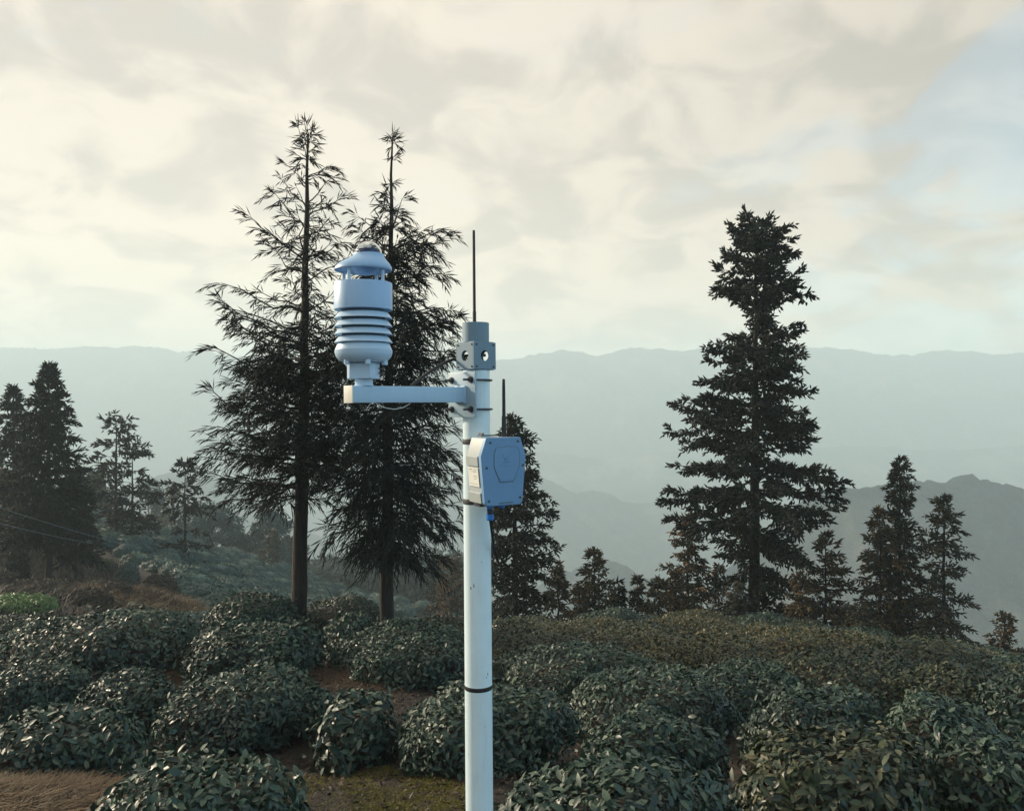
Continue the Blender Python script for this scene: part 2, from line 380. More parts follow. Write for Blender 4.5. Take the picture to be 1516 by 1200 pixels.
bush_at(968, 1062, 235, 'rounded bluish tea bush standing alone right of the pole behind the low wide bush', single=SG)
bush_at(1225, 1022, 230, 'tea bush right behind the broad olive bush, with a dark hollow beneath its front', single=SG)
bush_at(1402, 1034, 170, 'smaller round tea bush beside the dark-hollowed one, toward the right edge', single=SG)
bush_at(716, 1027, 300, 'tea bush directly behind the pole, spreading to both sides of it', single=SG, d=5.7)
bush_at(525, 1030, 118, 'small narrow tea bush with big drooping leaves between two larger bushes left of the pole', single=SG, d=5.9, leaf=0.078)
bush_at(357, 1000, 245, 'largest round tea bush on the left, overhanging dark bare soil', single=SG, d=6.4)
bush_at(182, 996, 140, 'small greenish tea bush between the left edge bush and the largest round one', d=7.0, single=90)
bush_at(42, 984, 150, 'tea bush at the left edge in the second row, above the straw path', d=7.3, single=90)
bush_at(130, 918, 275, 'long low tea hedge across the left with a flat light top', d=9.4, leaf=0.078, single=90)
bush_at(372, 927, 200, 'rounded tea hedge in front of the slim cedar trunk', d=9.2, leaf=0.076, single=90)
bush_at(18, 912, 130, 'tea bush at the far left edge below the bright green patch', d=11.5)
bush_at(366, 881, 140, 'dark glossy tea bush set higher just left of the cedar trunk', h=0.62, d=12.2, leaf=0.080)
bush_at(517, 908, 78, 'small dark camellia-like bush with shiny leaves between the two cedar trunks', h=0.62, d=10.8, leaf=0.085, depth=1.0)
bush_at(612, 945, 165, 'tea bush with scattered shiny leaves just left of the pole, third row', d=8.6)
bush_at(640, 921, 150, 'flat-topped tea bush right of the second cedar trunk', d=11.6, mat='olive')
bush_at(862, 962, 250, 'broad dark tea bush right of the pole in the third row', d=8.3)
bush_at(968, 1000, 300, 'dark tea bush sloping down to the right behind the rounded bluish one', d=7.0)
bush_at(1115, 985, 210, 'dark tea bush in the middle right with a shadowed side', d=7.9)
bush_at(1270, 972, 280, 'long tea hedge in the right half with big shaded leaves along its front', d=8.2, mat='olive')
bush_at(1425, 988, 190, 'reddish-tinged tea bush near the right edge behind the smaller round bush', d=7.7, mat='olive')
bush_at(1530, 1005, 160, 'dark tea bush cut by the right edge above the corner bush', d=7.2)
bush_at(1062, 948, 215, 'golden-lit tea bush catching warm light in the middle of the right slope', d=9.9, mat='sunlit_gold')
bush_at(1225, 938, 230, 'golden-green sunlit tea bush right of the golden-lit one on the slope', d=10.6, mat='sunlit_gold')
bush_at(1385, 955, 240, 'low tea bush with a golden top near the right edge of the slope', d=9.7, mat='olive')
def bush_dims(cx, ytop, wpx, d=None, depth=0.8, h=None):
    d = d or inv_d(ytop); p = P(cx, ytop, d); p.z -= 0.075
    rx = wpx / 2 / F * d * (1.02 if cx < 700 else 0.90); ry = max(0.38, min(rx * depth, 0.62 if d < 9 else 0.85))
    h = h or ((0.43 if cx < 740 else 0.53) if d < 9 else 0.48)
    return d, p, rx, ry, d + ry * 0.35, h
for a_, k_ in BUSHES:
    d_, p_, rx_, ry_, y_, h_ = bush_dims(*a_[:3], d=k_.get('d'), depth=k_.get('depth', 0.8), h=k_.get('h'))
    gp(p_.x, y_, p_.z - h_ - 0.02)
CT = np.array(CT)
def _solve():
    X = CT[:, :2]; n = len(X)
    K = np.sqrt(((X[:, None] - X[None]) ** 2).sum(-1) + 0.3)
    A = np.zeros((n + 1, n + 1)); A[:n, :n] = K - 0.02 * np.eye(n) * 0; A[:n, n] = 1; A[n, :n] = 1
    A[:n, :n] += -1e-3 * np.eye(n)
    return np.linalg.lstsq(A, np.append(CT[:, 2], 0), rcond=None)[0]
_w = _solve()
VALLEY = -260.0
def ground(x, y):
    x = np.atleast_1d(np.asarray(x, float)); y = np.atleast_1d(np.asarray(y, float)); sh = x.shape
    x = x.ravel(); y = y.ravel(); z = np.zeros(len(x))
    for i in range(0, len(x), 20000):
        q = slice(i, i + 20000)
        K = np.sqrt((x[q, None] - CT[None, :, 0]) ** 2 + (y[q, None] - CT[None, :, 1]) ** 2 + 0.3)
        z[q] = K @ _w[:-1] + _w[-1]
    r = np.hypot(x, y)
    z = z + 0.10 * (fbm(x * 0.9, y * 0.9, 3) - 0.5) * np.clip(r / 6, 0.3, 1) + 0.05 * (fbm(x * 4, y * 4, 2) - 0.5)
    z = z + np.clip(r / 30 - 0.8, 0, 1) * 1.0 * (fbm(x * 0.13, y * 0.13, 3) - 0.5)
    s = np.clip((r - 125) / 200, 0, 1); s = s * s * (3 - 2 * s)
    z = z * (1 - s) + VALLEY * s
    return z.reshape(sh)
g1 = lambda x, y: float(ground(x, y)[0])

ang = np.concatenate([np.arange(-52, 52, 0.5), np.arange(52, 308, 3.0)]) * math.pi / 180
rad = np.concatenate([[0.05], 0.4 * (2900 / 0.4) ** (np.arange(230) / 229)])
AA, RR = np.meshgrid(ang, rad); gx = RR * np.sin(AA); gy = RR * np.cos(AA)
gz = ground(gx, gy); na = len(ang)
V = np.stack([gx, gy, gz], -1).reshape(-1, 3)
i = np.arange(len(rad) - 1)[:, None] * na; j = np.arange(na)[None]; j2 = (j + 1) % na
Fq = np.stack([i + j, i + j2, i + na + j2, i + na + j], -1).reshape(-1, 4)[:, ::-1]
tag(link('ground', mesh_np('ground', V, Fq, [M_soil])), kind='structure')

def ridge(name, pts, D, depth, rough, step, seed, spur=1.0, steep=1.0, trees=2.0):
    """a mountain ridge: crest follows (px, py) at distance D, flanks fall to the valley floor"""
    xs = np.array([(p[0] - 758) / F * D for p in pts]); zs = np.array([-(p[1] - 600) / F * D for p in pts])
    x = np.arange(xs[0], xs[-1] + step, step)
    crest = np.interp(x, xs, zs)
    k = np.exp(-np.linspace(-2, 2, 9) ** 2); k /= k.sum()
    crest = np.convolve(np.pad(crest, 4, mode='edge'), k, 'valid')
    crest = crest + rough * (fbm(x / (step * 7) + seed * 7.1, x * 0 + seed, 5, 0.68) - 0.5) * 2.6
    tt = np.concatenate([np.linspace(-1, 0, max(20, int(depth / step)))[:-1], np.linspace(0, 0.7, 14)])
    X, T = np.meshgrid(x, tt)
    prof = (1 - np.abs(T)) ** steep
    sp = np.abs(fbm(X / (depth * 0.42) + seed * 3.3 + T * 0.6, T * 1.3 + seed, 4, 0.55) - 0.5) * 2
    away = np.minimum(1, np.abs(T) * 2.5)
    Y = D + T * depth + (sp - 0.4) * depth * 0.22 * away * spur
    Z = VALLEY - 4 + (crest[None] - VALLEY + 4) * np.clip(prof - (sp - 0.3) * 0.22 * away * spur * (1 - np.abs(T)), 0, 1)
    Z = Z + step * trees * (vnoise(X / step * 0.9, T * depth / step * 0.9 + seed) - 0.5) * np.maximum(away, 0.25)
    V = np.stack([X, Y, Z], -1).reshape(-1, 3); nx = len(x)
    i = np.arange(len(tt) - 1)[:, None] * nx; j = np.arange(nx - 1)[None]
    Fq = np.stack([i + j, i + j + 1, i + nx + j + 1, i + nx + j], -1).reshape(-1, 4)
    return tag(link(name, mesh_np(name, V, Fq, [M_hill])), kind='structure')
ridge('mountain_range', [(-700, 560), (-300, 512), (-100, 520), (0, 513), (100, 515), (200, 514), (300, 520), (400, 540), (500, 548), (600, 540), (700, 535), (760, 531), (800, 524), (830, 518), (880, 524), (940, 513), (1000, 519), (1060, 514), (1100, 518), (1180, 515), (1235, 514), (1290, 522), (1340, 525), (1420, 517), (1460, 523), (1516, 522), (1700, 518), (1900, 530), (2300, 570)], 1800, 340, 6.5, 7.0, 1, 0.7, 0.8)
ridge('mountain_range', [(300, 730), (500, 690), (700, 676), (820, 668), (900, 678), (1000, 668), (1100, 672), (1250, 660), (1400, 668), (1600, 655), (2000, 700)], 1400, 300, 5.0, 6.5, 2, 0.7, 0.8)
ridge('hill', [(560, 760), (640, 715), (700, 702), (760, 705), (812, 711), (840, 727), (858, 729), (885, 724), (920, 740), (960, 744), (1040, 752), (1120, 760), (1250, 775), (1400, 860), (1500, 960)], 1020, 250, 5.0, 5.0, 3)
ridge('hill', [(1060, 860), (1120, 790), (1180, 745), (1230, 724), (1290, 716), (1330, 718), (1370, 714), (1405, 709), (1425, 700), (1440, 703), (1480, 716), (1516, 722), (1600, 712), (1800, 690), (2100, 740)], 430, 190, 2.6, 2.0, 4, 1.2, 1.0, 3.2)
ridge('hill', [(740, 900), (800, 866), (830, 852), (862, 834), (882, 825), (900, 831), (925, 834), (950, 852), (980, 872), (1020, 895), (1080, 950)], 520, 150, 2.5, 2.4, 5)
ridge('hill', [(-500, 690), (-200, 660), (0, 700), (110, 715), (150, 724), (200, 716), (235, 702), (270, 700), (310, 706), (340, 715), (400, 752), (440, 780), (500, 806), (600, 850), (700, 900)], 820, 260, 4.0, 4.2, 6)
ridge('hill', [(-400, 640), (-100, 700), (60, 712), (120, 718), (165, 735), (200, 765), (240, 800), (300, 860)], 420, 150, 3.0, 2.5, 7)

# haze round the whole scene
hz, t, b = newmat('haze'); t.nodes.remove(b)
pv = node(t, 'ShaderNodeVolumePrincipled')
pv.inputs['Color'].default_value = (0.77, 0.925, 0.985, 1); pv.inputs['Density'].default_value = HAZE_DENSITY
pv.inputs['Anisotropy'].default_value = 0.08
t.links.new(pv.outputs[0], t.nodes['Material Output'].inputs['Volume'])
hb = MB().box((0, 0, (VALLEY - 12 + 148) / 2), (7000, 7000, 148 - VALLEY + 12))
tag(hb.build('haze', hz), kind='stuff')

# ------------------------------------------------------------------ weather station
MAST = Matrix.Translation((-0.119, 2.7, 0)) @ Matrix.Rotation(-0.0078, 4, 'Y')
Zr = lambda a: Matrix.Rotation(a, 4, 'Z')
T3 = lambda x, y, z: Matrix.Translation((x, y, z))
zb = -2.32
mast = thing('mast', 'white round steel pole standing among the tea bushes, carrying the weather instruments', 'pole', matrix=MAST @ T3(0, 0, zb))
def inm(mb, name, mat, parent, z0=zb, **k):     # geometry given in mast coordinates, object origin at the thing's base
    mb.v = [(v[0], v[1], v[2] - z0) for v in mb.v]; return mb.build(name, mat, parent, **k)
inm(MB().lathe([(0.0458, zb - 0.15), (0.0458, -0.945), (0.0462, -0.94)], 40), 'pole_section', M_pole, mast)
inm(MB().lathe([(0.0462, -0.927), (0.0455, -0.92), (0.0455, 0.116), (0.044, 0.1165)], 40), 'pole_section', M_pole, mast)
inm(MB().lathe([(0.0466, -0.9405), (0.0474, -0.938), (0.0474, -0.929), (0.0466, -0.9265)], 40), 'seam_ring', M_black, mast)
for zc in (-0.119, -0.317):
    inm(MB().lathe([(0.0464, zc - 0.009), (0.0468, zc - 0.008), (0.0468, zc + 0.008), (0.0464, zc + 0.009)], 40), 'strap', M_greystrap, mast)
# scuffs where the paint is chipped
M_chip = paint('chipped_paint', (0.10, 0.12, 0.14), 0.7, 0.3, 60)
for px_, py_, w_, h_ in ((699, 866, 0.0035, 0.009), (703.5, 862, 0.003, 0.014), (722.5, 993, 0.003, 0.010), (720.5, 997, 0.0025, 0.006), (727, 1020, 0.003, 0.005), (718, 1068, 0.002, 0.003), (729, 1088, 0.0025, 0.006), (694, 1110, 0.002, 0.004), (715, 828, 0.002, 0.004)):
    sx_ = max(-0.97, min(0.97, (px_ - 708.3) * 0.00225 / 0.0456)); a0 = math.asin(sx_); zc = -(py_ - 600) * 0.00225; rr_ = 0.0458 if zc > -0.93 else 0.0461
    V = []; kk = 7
    for q in range(kk):
        t_ = q / (kk - 1); ww = w_ * (0.35 + 0.65 * math.sin(math.pi * min(0.95, t_ + 0.05))) * (0.8 + 0.4 * random.random())
        for sd_ in (-1, 1):
            a_ = a0 + (sd_ * ww / 2 + 0.001 * math.sin(5 * t_)) / rr_; V.append((rr_ * math.sin(a_), -rr_ * math.cos(a_), zc + (t_ - 0.5) * h_))
    inm(MB().add(V, [[2 * q, 2 * q + 1, 2 * q + 3, 2 * q + 2] for q in range(kk - 1)]), 'paint_chip', M_chip, mast)
# open top tube
inm(MB().lathe([(0.040, 0.2095), (0.0445, 0.2095), (0.0445, 0.2735), (0.0435, 0.2745), (0.041, 0.2745), (0.040, 0.272), (0.040, 0.2095)], 40, caps=False), 'top_socket', M_galv, mast)
# mounting block: four plates with a round hole and four small screw holes each
def holed_plate(s, h, r, th):
    """plate in the local xz plane, outer face at y = 0, thickness towards +y, round hole of radius r in the middle"""
    n = 32; V = []; Fs = []
    def sq(a):
        c, d = math.cos(a), math.sin(a); k = max(abs(c) / (s / 2), abs(d) / (h / 2)); return (c / k, d / k)
    aa = sorted([2 * math.pi * i / n for i in range(n)] + [math.atan2(sy * h, sx * s) % (2 * math.pi) for sx in (1, -1) for sy in (1, -1)])
    n = len(aa)
    for y in (0, th):
        for a in aa: p = sq(a); V.append((p[0], y, p[1]))
        for a in aa: V.append((r * math.cos(a), y, r * math.sin(a)))
    for i in range(n):
        j = (i + 1) % n
        Fs += [[i, j, n + j, n + i], [2 * n + i, 3 * n + i, 3 * n + j, 2 * n + j], [n + i, n + j, 3 * n + j, 3 * n + i], [i, 2 * n + i, 2 * n + j, j]]
    return V, Fs
bs, bz0, bz1 = 0.094, 0.118, 0.209
block = MB(); bolts = []
for k in range(4):
    Mk = Zr(R(42) + k * math.pi / 2) @ T3(0, -bs / 2, (bz0 + bz1) / 2)
    V, Fs = holed_plate(bs - (0.0092 if k % 2 else 0), bz1 - bz0 - 0.002, 0.0172, 0.0040)
    block.add([Mk @ Vector(v) for v in V], Fs)
    for sx in (1, -1):
        for sz in (1, -1):
            if k in (0, 3): bolts.append(Mk @ T3(sx * 0.036, -0.0006, sz * 0.036) @ Matrix.Rotation(R(90), 4, 'X'))
blk = inm(block, 'mounting_block', M_galv, mast, bevel=0.0008)
for ze in (bz1 - 0.0005, bz0 + 0.0005): inm(MB().box((0, 0, ze), (bs - 0.010, bs - 0.010, 0.003), Zr(R(42))), 'end_plate', M_galv, blk)
for Mk in bolts:
    inm(MB().lathe([(0.0032, 0.0), (0.0032, 0.0012), (0.0018, 0.0012), (0.0018, 0.0004)], 10, Mk), 'screw', M_black, blk)

# whip antenna on the mast top
wz = 0.2
whip = thing('whip_antenna', 'long thin black whip antenna rising from the open top of the white pole', 'antenna', matrix=MAST @ T3(-0.004, 0, wz))
MB().lathe([(0.0062, 0.0), (0.0062, 0.11), (0.0052, 0.115), (0.0047, 0.375), (0.0042, 0.383)], 12).build('rod', M_black, whip)
MB().lathe([(0.036, -0.001), (0.036, 0.004)], 24).build('base_disc', M_galv, whip)

# bracket arm
bx, by = -0.76, -0.65
ARM = MAST @ Matrix(((bx, 0.65, 0, 0), (by, -0.76, 0, 0), (0, 0, 1, 0.0355), (0, 0, 0, 1)))     # local x runs out along the arm, y sideways
arm = thing('bracket_arm', 'white square steel arm with a bolted clamp plate, reaching sideways from the pole', 'bracket', matrix=ARM)
x0, x1 = 0.0585, 0.475
MB().box(((x0 + 0.006 + x1) / 2, 0, 0), (x1 - x0 - 0.006, 0.050, 0.050), bev=0.003).build('beam', M_white_skyblue, arm)
MB().box((x1 + 0.0022, 0, 0), (0.004, 0.0515, 0.0515), bev=0.0012).build('end_cap', paint('sunlit_cap', (0.78, 0.77, 0.70), 0.45, 0.1, 20), arm)  # cap colour holds the warm sunlight falling on the arm's end
pl = MB().box((x0, 0, 0), (0.006, 0.146, 0.148), bev=0.0018).build('clamp_plate', M_plate, arm)
MB().box((x0 + 0.0075, 0, 0), (0.009, 0.058, 0.058), bev=0.003).build('weld_collar', M_white_skyblue, arm)
for sz in (1, -1):
    ub = [(x0 + 0.034, 0.052, 0)] + [(-0.052 * math.sin(a), 0.052 * math.cos(a), 0) for a in np.linspace(0, math.pi, 13)] + [(x0 + 0.034, -0.052, 0)]
    uo = MB().tube([(p[0], p[1], sz * 0.048) for p in ub], 0.0036, 8).build('u_bolt', M_steel, arm)
    for sy in (1, -1):
        Mn = T3(x0 + 0.0032, sy * 0.052, sz * 0.048) @ Matrix.Rotation(R(90), 4, 'Y')
        MB().lathe([(0.0115, 0), (0.0115, 0.0018)], 16, Mn).lathe([(0.0082, 0.0018), (0.0082, 0.0092)], 6, Mn).build('nut', M_steel, uo)
MB().lathe([(0.0026, 0), (0.0026, 0.002)], 10, T3(x0 + 0.0025, -0.036, 0.026) @ Matrix.Rotation(R(90), 4, 'Y')).build('drain_hole', M_black, arm)

# cables on the arm
cab = [(0.02, 0.046, 0.075), (-0.035, 0.030, 0.066), (-0.10, -0.035, 0.042), (-0.19, -0.125, 0.012)]
mc = MB().tube([Vector((-0.119, 2.7, 0)) + Vector(p) + Vector((0, 0, 0.088)) for p in [(0.03, 0.05, 0.082), (-0.02, 0.052, 0.083), (-0.055, 0.035, 0.076), (-0.10, -0.01, 0.056), (-0.14, -0.06, 0.028), (-0.185, -0.12, -0.012), (-0.20, -0.145, -0.028)]], 0.0052, 10)
tag(mc.build('signal_cable', M_black), 'thick black cable curving from behind the pole down onto the square arm', 'cable')
wl = MB().tube([ARM @ Vector(p) for p in [(0.395, 0.01, -0.024), (0.385, 0.014, -0.031), (0.36, 0.016, -0.041), (0.33, 0.016, -0.045), (0.30, 0.015, -0.041), (0.275, 0.012, -0.031), (0.265, 0.01, -0.024)]], 0.0012, 6)
tag(wl.build('thin_wire', M_paper), 'thin pale wire hanging in a loop under the square arm', 'wire')

# all-in-one weather sensor
SEN = ARM @ T3(0.4254, 0, 0.025) @ Zr(R(-49.5 + 180 + 180))
sen = thing('weather_sensor', 'white cylindrical weather sensor with louvred rings and a clear dome, upright on the arm end', 'weather sensor', matrix=SEN)
SROT = Zr(0)
S0 = 0.0605
def sl(prof, name, mat, n=48, caps=True, parent=None): return MB().lathe([(p[0], p[1] - S0) + tuple(p[2:]) for p in prof], n, caps=caps).build(name, mat, parent or sen)
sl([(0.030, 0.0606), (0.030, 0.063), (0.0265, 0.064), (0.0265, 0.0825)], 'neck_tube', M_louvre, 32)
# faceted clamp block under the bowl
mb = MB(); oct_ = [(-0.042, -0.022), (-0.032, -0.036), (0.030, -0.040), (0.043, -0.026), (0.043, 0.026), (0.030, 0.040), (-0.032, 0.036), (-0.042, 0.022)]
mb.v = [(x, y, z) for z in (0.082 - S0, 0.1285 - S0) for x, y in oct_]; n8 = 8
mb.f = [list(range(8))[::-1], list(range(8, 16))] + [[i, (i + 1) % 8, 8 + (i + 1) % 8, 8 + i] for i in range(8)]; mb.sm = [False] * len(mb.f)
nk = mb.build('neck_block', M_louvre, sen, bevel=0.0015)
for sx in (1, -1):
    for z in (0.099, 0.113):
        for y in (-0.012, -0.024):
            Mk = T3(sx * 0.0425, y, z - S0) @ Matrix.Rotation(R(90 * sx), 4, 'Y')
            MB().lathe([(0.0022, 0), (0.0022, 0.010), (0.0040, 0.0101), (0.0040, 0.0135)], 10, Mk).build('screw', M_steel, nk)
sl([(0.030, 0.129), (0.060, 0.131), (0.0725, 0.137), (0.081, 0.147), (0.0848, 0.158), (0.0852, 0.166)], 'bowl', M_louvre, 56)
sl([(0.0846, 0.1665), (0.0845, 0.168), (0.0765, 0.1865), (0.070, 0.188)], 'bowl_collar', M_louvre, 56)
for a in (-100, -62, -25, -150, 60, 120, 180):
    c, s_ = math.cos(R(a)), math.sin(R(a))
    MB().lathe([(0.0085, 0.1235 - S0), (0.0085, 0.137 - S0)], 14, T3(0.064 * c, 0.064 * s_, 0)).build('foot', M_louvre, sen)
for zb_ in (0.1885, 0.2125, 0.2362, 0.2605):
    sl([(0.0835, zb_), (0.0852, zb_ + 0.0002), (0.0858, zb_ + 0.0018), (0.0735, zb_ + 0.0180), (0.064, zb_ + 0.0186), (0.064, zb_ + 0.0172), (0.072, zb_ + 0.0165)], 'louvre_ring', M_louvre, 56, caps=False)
sl([(0.064, 0.187), (0.064, 0.2885)], 'inner_tube', M_groove, 32)
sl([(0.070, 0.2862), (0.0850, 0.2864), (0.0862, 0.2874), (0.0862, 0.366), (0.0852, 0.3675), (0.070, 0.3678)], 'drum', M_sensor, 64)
for a in (164, 254, 344, 74):
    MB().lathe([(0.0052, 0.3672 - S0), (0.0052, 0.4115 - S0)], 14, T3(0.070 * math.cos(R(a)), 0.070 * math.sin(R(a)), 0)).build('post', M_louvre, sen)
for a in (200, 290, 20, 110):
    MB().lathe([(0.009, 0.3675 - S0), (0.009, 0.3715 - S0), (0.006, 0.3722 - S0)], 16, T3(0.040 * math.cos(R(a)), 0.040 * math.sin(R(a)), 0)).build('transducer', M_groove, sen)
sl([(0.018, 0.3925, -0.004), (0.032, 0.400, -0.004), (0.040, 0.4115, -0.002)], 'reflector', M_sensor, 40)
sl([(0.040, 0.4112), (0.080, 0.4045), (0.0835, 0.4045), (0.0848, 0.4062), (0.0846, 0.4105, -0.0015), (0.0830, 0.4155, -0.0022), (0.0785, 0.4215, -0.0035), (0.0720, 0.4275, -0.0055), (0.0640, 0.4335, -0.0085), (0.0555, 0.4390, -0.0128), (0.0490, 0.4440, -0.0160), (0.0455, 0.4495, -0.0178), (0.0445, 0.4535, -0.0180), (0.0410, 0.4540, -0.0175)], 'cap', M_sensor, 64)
sl([(0.0340, 0.4538, -0.0175), (0.0340, 0.4670, -0.0175), (0.031, 0.4678, -0.0175)], 'dome_base', M_navy, 32)
for a, r_, h_ in ((200, 0.016, 0.012), (300, 0.020, 0.009), (40, 0.012, 0.010), (250, 0.004, 0.014), (120, 0.02, 0.011), (330, 0.008, 0.012)):
    MB().box((-0.0175 + r_ * math.cos(R(a)), r_ * math.sin(R(a)), 0.4676 - S0 + h_ / 2), (0.007, 0.005, h_), bev=0.0006).build('light_sensor', M_paper if a % 100 else M_groove, sen)
dm = [(0.0400 * math.cos(q), 0.4538 + 0.0385 * math.sin(q), -0.0175) for q in np.linspace(0, R(88), 12)]
dmi = [(0.0385 * math.cos(q), 0.4538 + 0.0370 * math.sin(q), -0.0175) for q in np.linspace(R(88), 0, 12)]
sl(dm + dmi, 'glass_dome', M_glass, 40, caps=False)

# data logger box
al = R(28)
BOX = MAST @ T3(0.0048 + 0.185 * math.sin(al), -0.185 * math.cos(al) + 0.002, -0.2047) @ Zr(al)     # local x right along the face, y back into the box, z up
box = thing('logger_box', 'blue-lit six-sided instrument box strapped to the pole, shield outline on its lid', 'instrument box', matrix=BOX)
outl = [(-0.060, 0.104), (0.060, 0.104), (0.079, 0.046), (0.066, -0.100), (0.058, -0.109), (-0.058, -0.109), (-0.066, -0.100), (-0.079, 0.046)]
inn = [(x * 0.975, z * 0.98) for x, z in outl]
MB().prism(inn, 0.0205, 0.110).build('body', M_boxside, box, bevel=0.0015)
MB().prism(outl, 0.0, 0.020).build('lid', M_box, box, bevel=0.0022)
# shoulders and ridges on both sides of the body
for s_ in (1, -1):
    sh = [(s_ * 0.0775, 0.0462), (s_ * 0.0815, 0.0445), (s_ * 0.0792, 0.014), (s_ * 0.0745, 0.014)]
    MB().prism(sh, 0.022, 0.108).build('side_ridge', M_boxside, box, bevel=0.0008)
    rg = [(s_ * 0.068, -0.068), (s_ * 0.0725, -0.070), (s_ * 0.0685, -0.102), (s_ * 0.064, -0.102)]
    MB().prism(rg, 0.022, 0.108).build('side_ridge', M_boxside, box, bevel=0.0008)
# raised shield panel inside a groove
def ring_panel(pts, w, mat_g, mat_p):
    g = MB().prism(pts, -0.0006, 0.004).build('panel_groove', mat_g, box)
    MB().prism([(x * w + cx_ * (1 - w), z * w + cz_ * (1 - w)) for x, z in pts], -0.0018, 0.003).build('shield_panel', mat_p, box, bevel=0.0008)
px2 = lambda px, py: ((px - 747) * 0.00239 * (1.0 if px < 747 else 1.02), (697 - py) * 0.00211)
shp = [px2(*q) for q in ((735.5, 662.5), (748, 661.5), (750, 660.2), (754, 660.4), (756, 661.6), (764, 661.6), (768.5, 664), (770.6, 671), (770.4, 689), (768.6, 696), (760.7, 714.5), (741, 715), (733.6, 696), (732, 689), (732.4, 671))]
cx_ = sum(p[0] for p in shp) / len(shp); cz_ = sum(p[1] for p in shp) / len(shp)
ring_panel(shp, 0.955, M_groove, M_box)
# faint embossed emblem on the panel
for q0, q1 in (((745, 672), (748.5, 680.5)), ((748.5, 678.5), (754, 684.5)), ((747, 684), (753.5, 676.5)), ((757, 671.5), (750, 680)), ((745, 683.5), (750.5, 684.5))):
    a = Vector((px2(*q0)[0], -0.0021, px2(*q0)[1])); c = Vector((px2(*q1)[0], -0.0021, px2(*q1)[1]))
    MB().tube([a, c], 0.0009, 6).build('emblem_stroke', M_box, box)
for y_, xa, xb in ((688.0, 740, 763), (690.0, 744, 758)):
    MB().tube([(px2(xa, y_)[0], -0.0018, px2(xa, y_)[1]), (px2(xb, y_)[0], -0.0018, px2(xb, y_)[1])], 0.0007, 6).build('emblem_line', M_box, box)
MB().prism([px2(*q) for q in ((741, 706.5), (761.5, 706.5), (759, 711.5), (743, 711.8))], -0.0024, -0.001).build('panel_step', M_box, box, bevel=0.0005)
for q in ((727.6, 655), (768, 654), (722, 692), (775, 690), (725, 741), (770.5, 738)):
    u_, v_ = px2(*q); Mk = T3(u_, 0.0004, v_) @ Matrix.Rotation(R(90), 4, 'X')
    so = MB().lathe([(0.0046, 0), (0.0046, 0.0010), (0.0034, 0.0011), (0.0034, 0.0002)], 16, Mk).build('screw_recess', M_groove, box)
    MB().lathe([(0.0030, 0.0002), (0.0030, 0.0018), (0.0016, 0.0019), (0.0016, 0.0008)], 12, Mk).build('screw_head', M_steel, so)
for q in ((728, 715.5), (769, 712.5)):
    u_, v_ = px2(*q); MB().box((u_, -0.0004, v_), (0.008, 0.0016, 0.0016), bev=0.0004).box((u_, -0.0004, v_ - 0.004), (0.006, 0.0016, 0.0014), bev=0.0004).build('tab_mark', M_box, box)
u0, v0 = px2(740, 744.5); u1, v1 = px2(760, 743)
MB().box(((u0 + u1) / 2, -0.0005, v0), (u1 - u0, 0.003, 0.0035), bev=0.0008).build('lid_catch', M_groove, box)
# sticker on the left flank (machine code left out), tiny illegible print as strokes
fl0, fl1 = Vector((-0.0760, 0, 0.012)), Vector((-0.0702, 0, -0.052))
dn = (fl1 - fl0); L_ = dn.length; dn.normalize(); nrm = Vector((dn.z, 0, -dn.x)); nrm = nrm if nrm.x < 0 else -nrm
LAB = Matrix(((0, dn.x, nrm.x, (fl0.x + fl1.x) / 2 + nrm.x * 0.0012), (1, 0, 0, 0.064), (0, dn.z, nrm.z, (fl0.z + fl1.z) / 2 + nrm.z * 0.0012), (0, 0, 0, 1)))
lab = MB().box((0, 0, 0), (0.074, L_ - 0.003, 0.0008), LAB).build('sticker', M_paper, box)
for yy, xa, xb, w_ in ((-0.024, -0.028, -0.006, 0.0016), (-0.024, 0.006, 0.028, 0.0012), (-0.019, -0.030, 0.028, 0.0007), (-0.0155, 0.0, 0.028, 0.001), (-0.004, 0.002, 0.028, 0.0009), (0.001, 0.002, 0.028, 0.0009), (0.006, 0.002, 0.022, 0.0009), (0.022, -0.026, 0.026, 0.0008)):
    MB().box((-(xa + xb) / 2, yy, 0.0005), (xb - xa, w_, 0.0005), LAB).build('print_line', M_ink, lab)
# glands, cable, antenna, top bracket
for u_, blue in ((-0.022, True), (0.020, False)):
    Mk = T3(u_, 0.055, -0.107)
    gl = MB().lathe([(0.0135, 0.0), (0.0135, -0.010), (0.0105, -0.0105), (0.0105, -0.016)], 8, Mk).build('cable_gland', M_blue, box)
    if blue:
        MB().lathe([(0.0098, -0.0162), (0.0098, -0.0345)], 16, Mk).build('gland_neck', M_navy, gl)
        MB().lathe([(0.0122, -0.035), (0.0125, -0.038), (0.0125, -0.050), (0.009, -0.054)], 10, Mk).build('gland_nut', M_blue, gl)
MB().box((-0.030, 0.083, -0.1125), (0.05, 0.045, 0.008), bev=0.001).build('foot_bracket', M_steel, box)
MB().box((-0.012, 0.088, 0.108), (0.06, 0.03, 0.004), bev=0.001).box((-0.035, 0.088, 0.112), (0.006, 0.028, 0.010), bev=0.001).build('top_bracket', M_steel, box)
an = MB().lathe([(0.0085, 0.1035), (0.0085, 0.112), (0.0078, 0.113), (0.0070, 0.168), (0.0055, 0.172), (0.0050, 0.262), (0.0044, 0.287), (0.003, 0.289)], 14, T3(0.0305, 0.055, 0))
an.build('antenna', M_black, box)
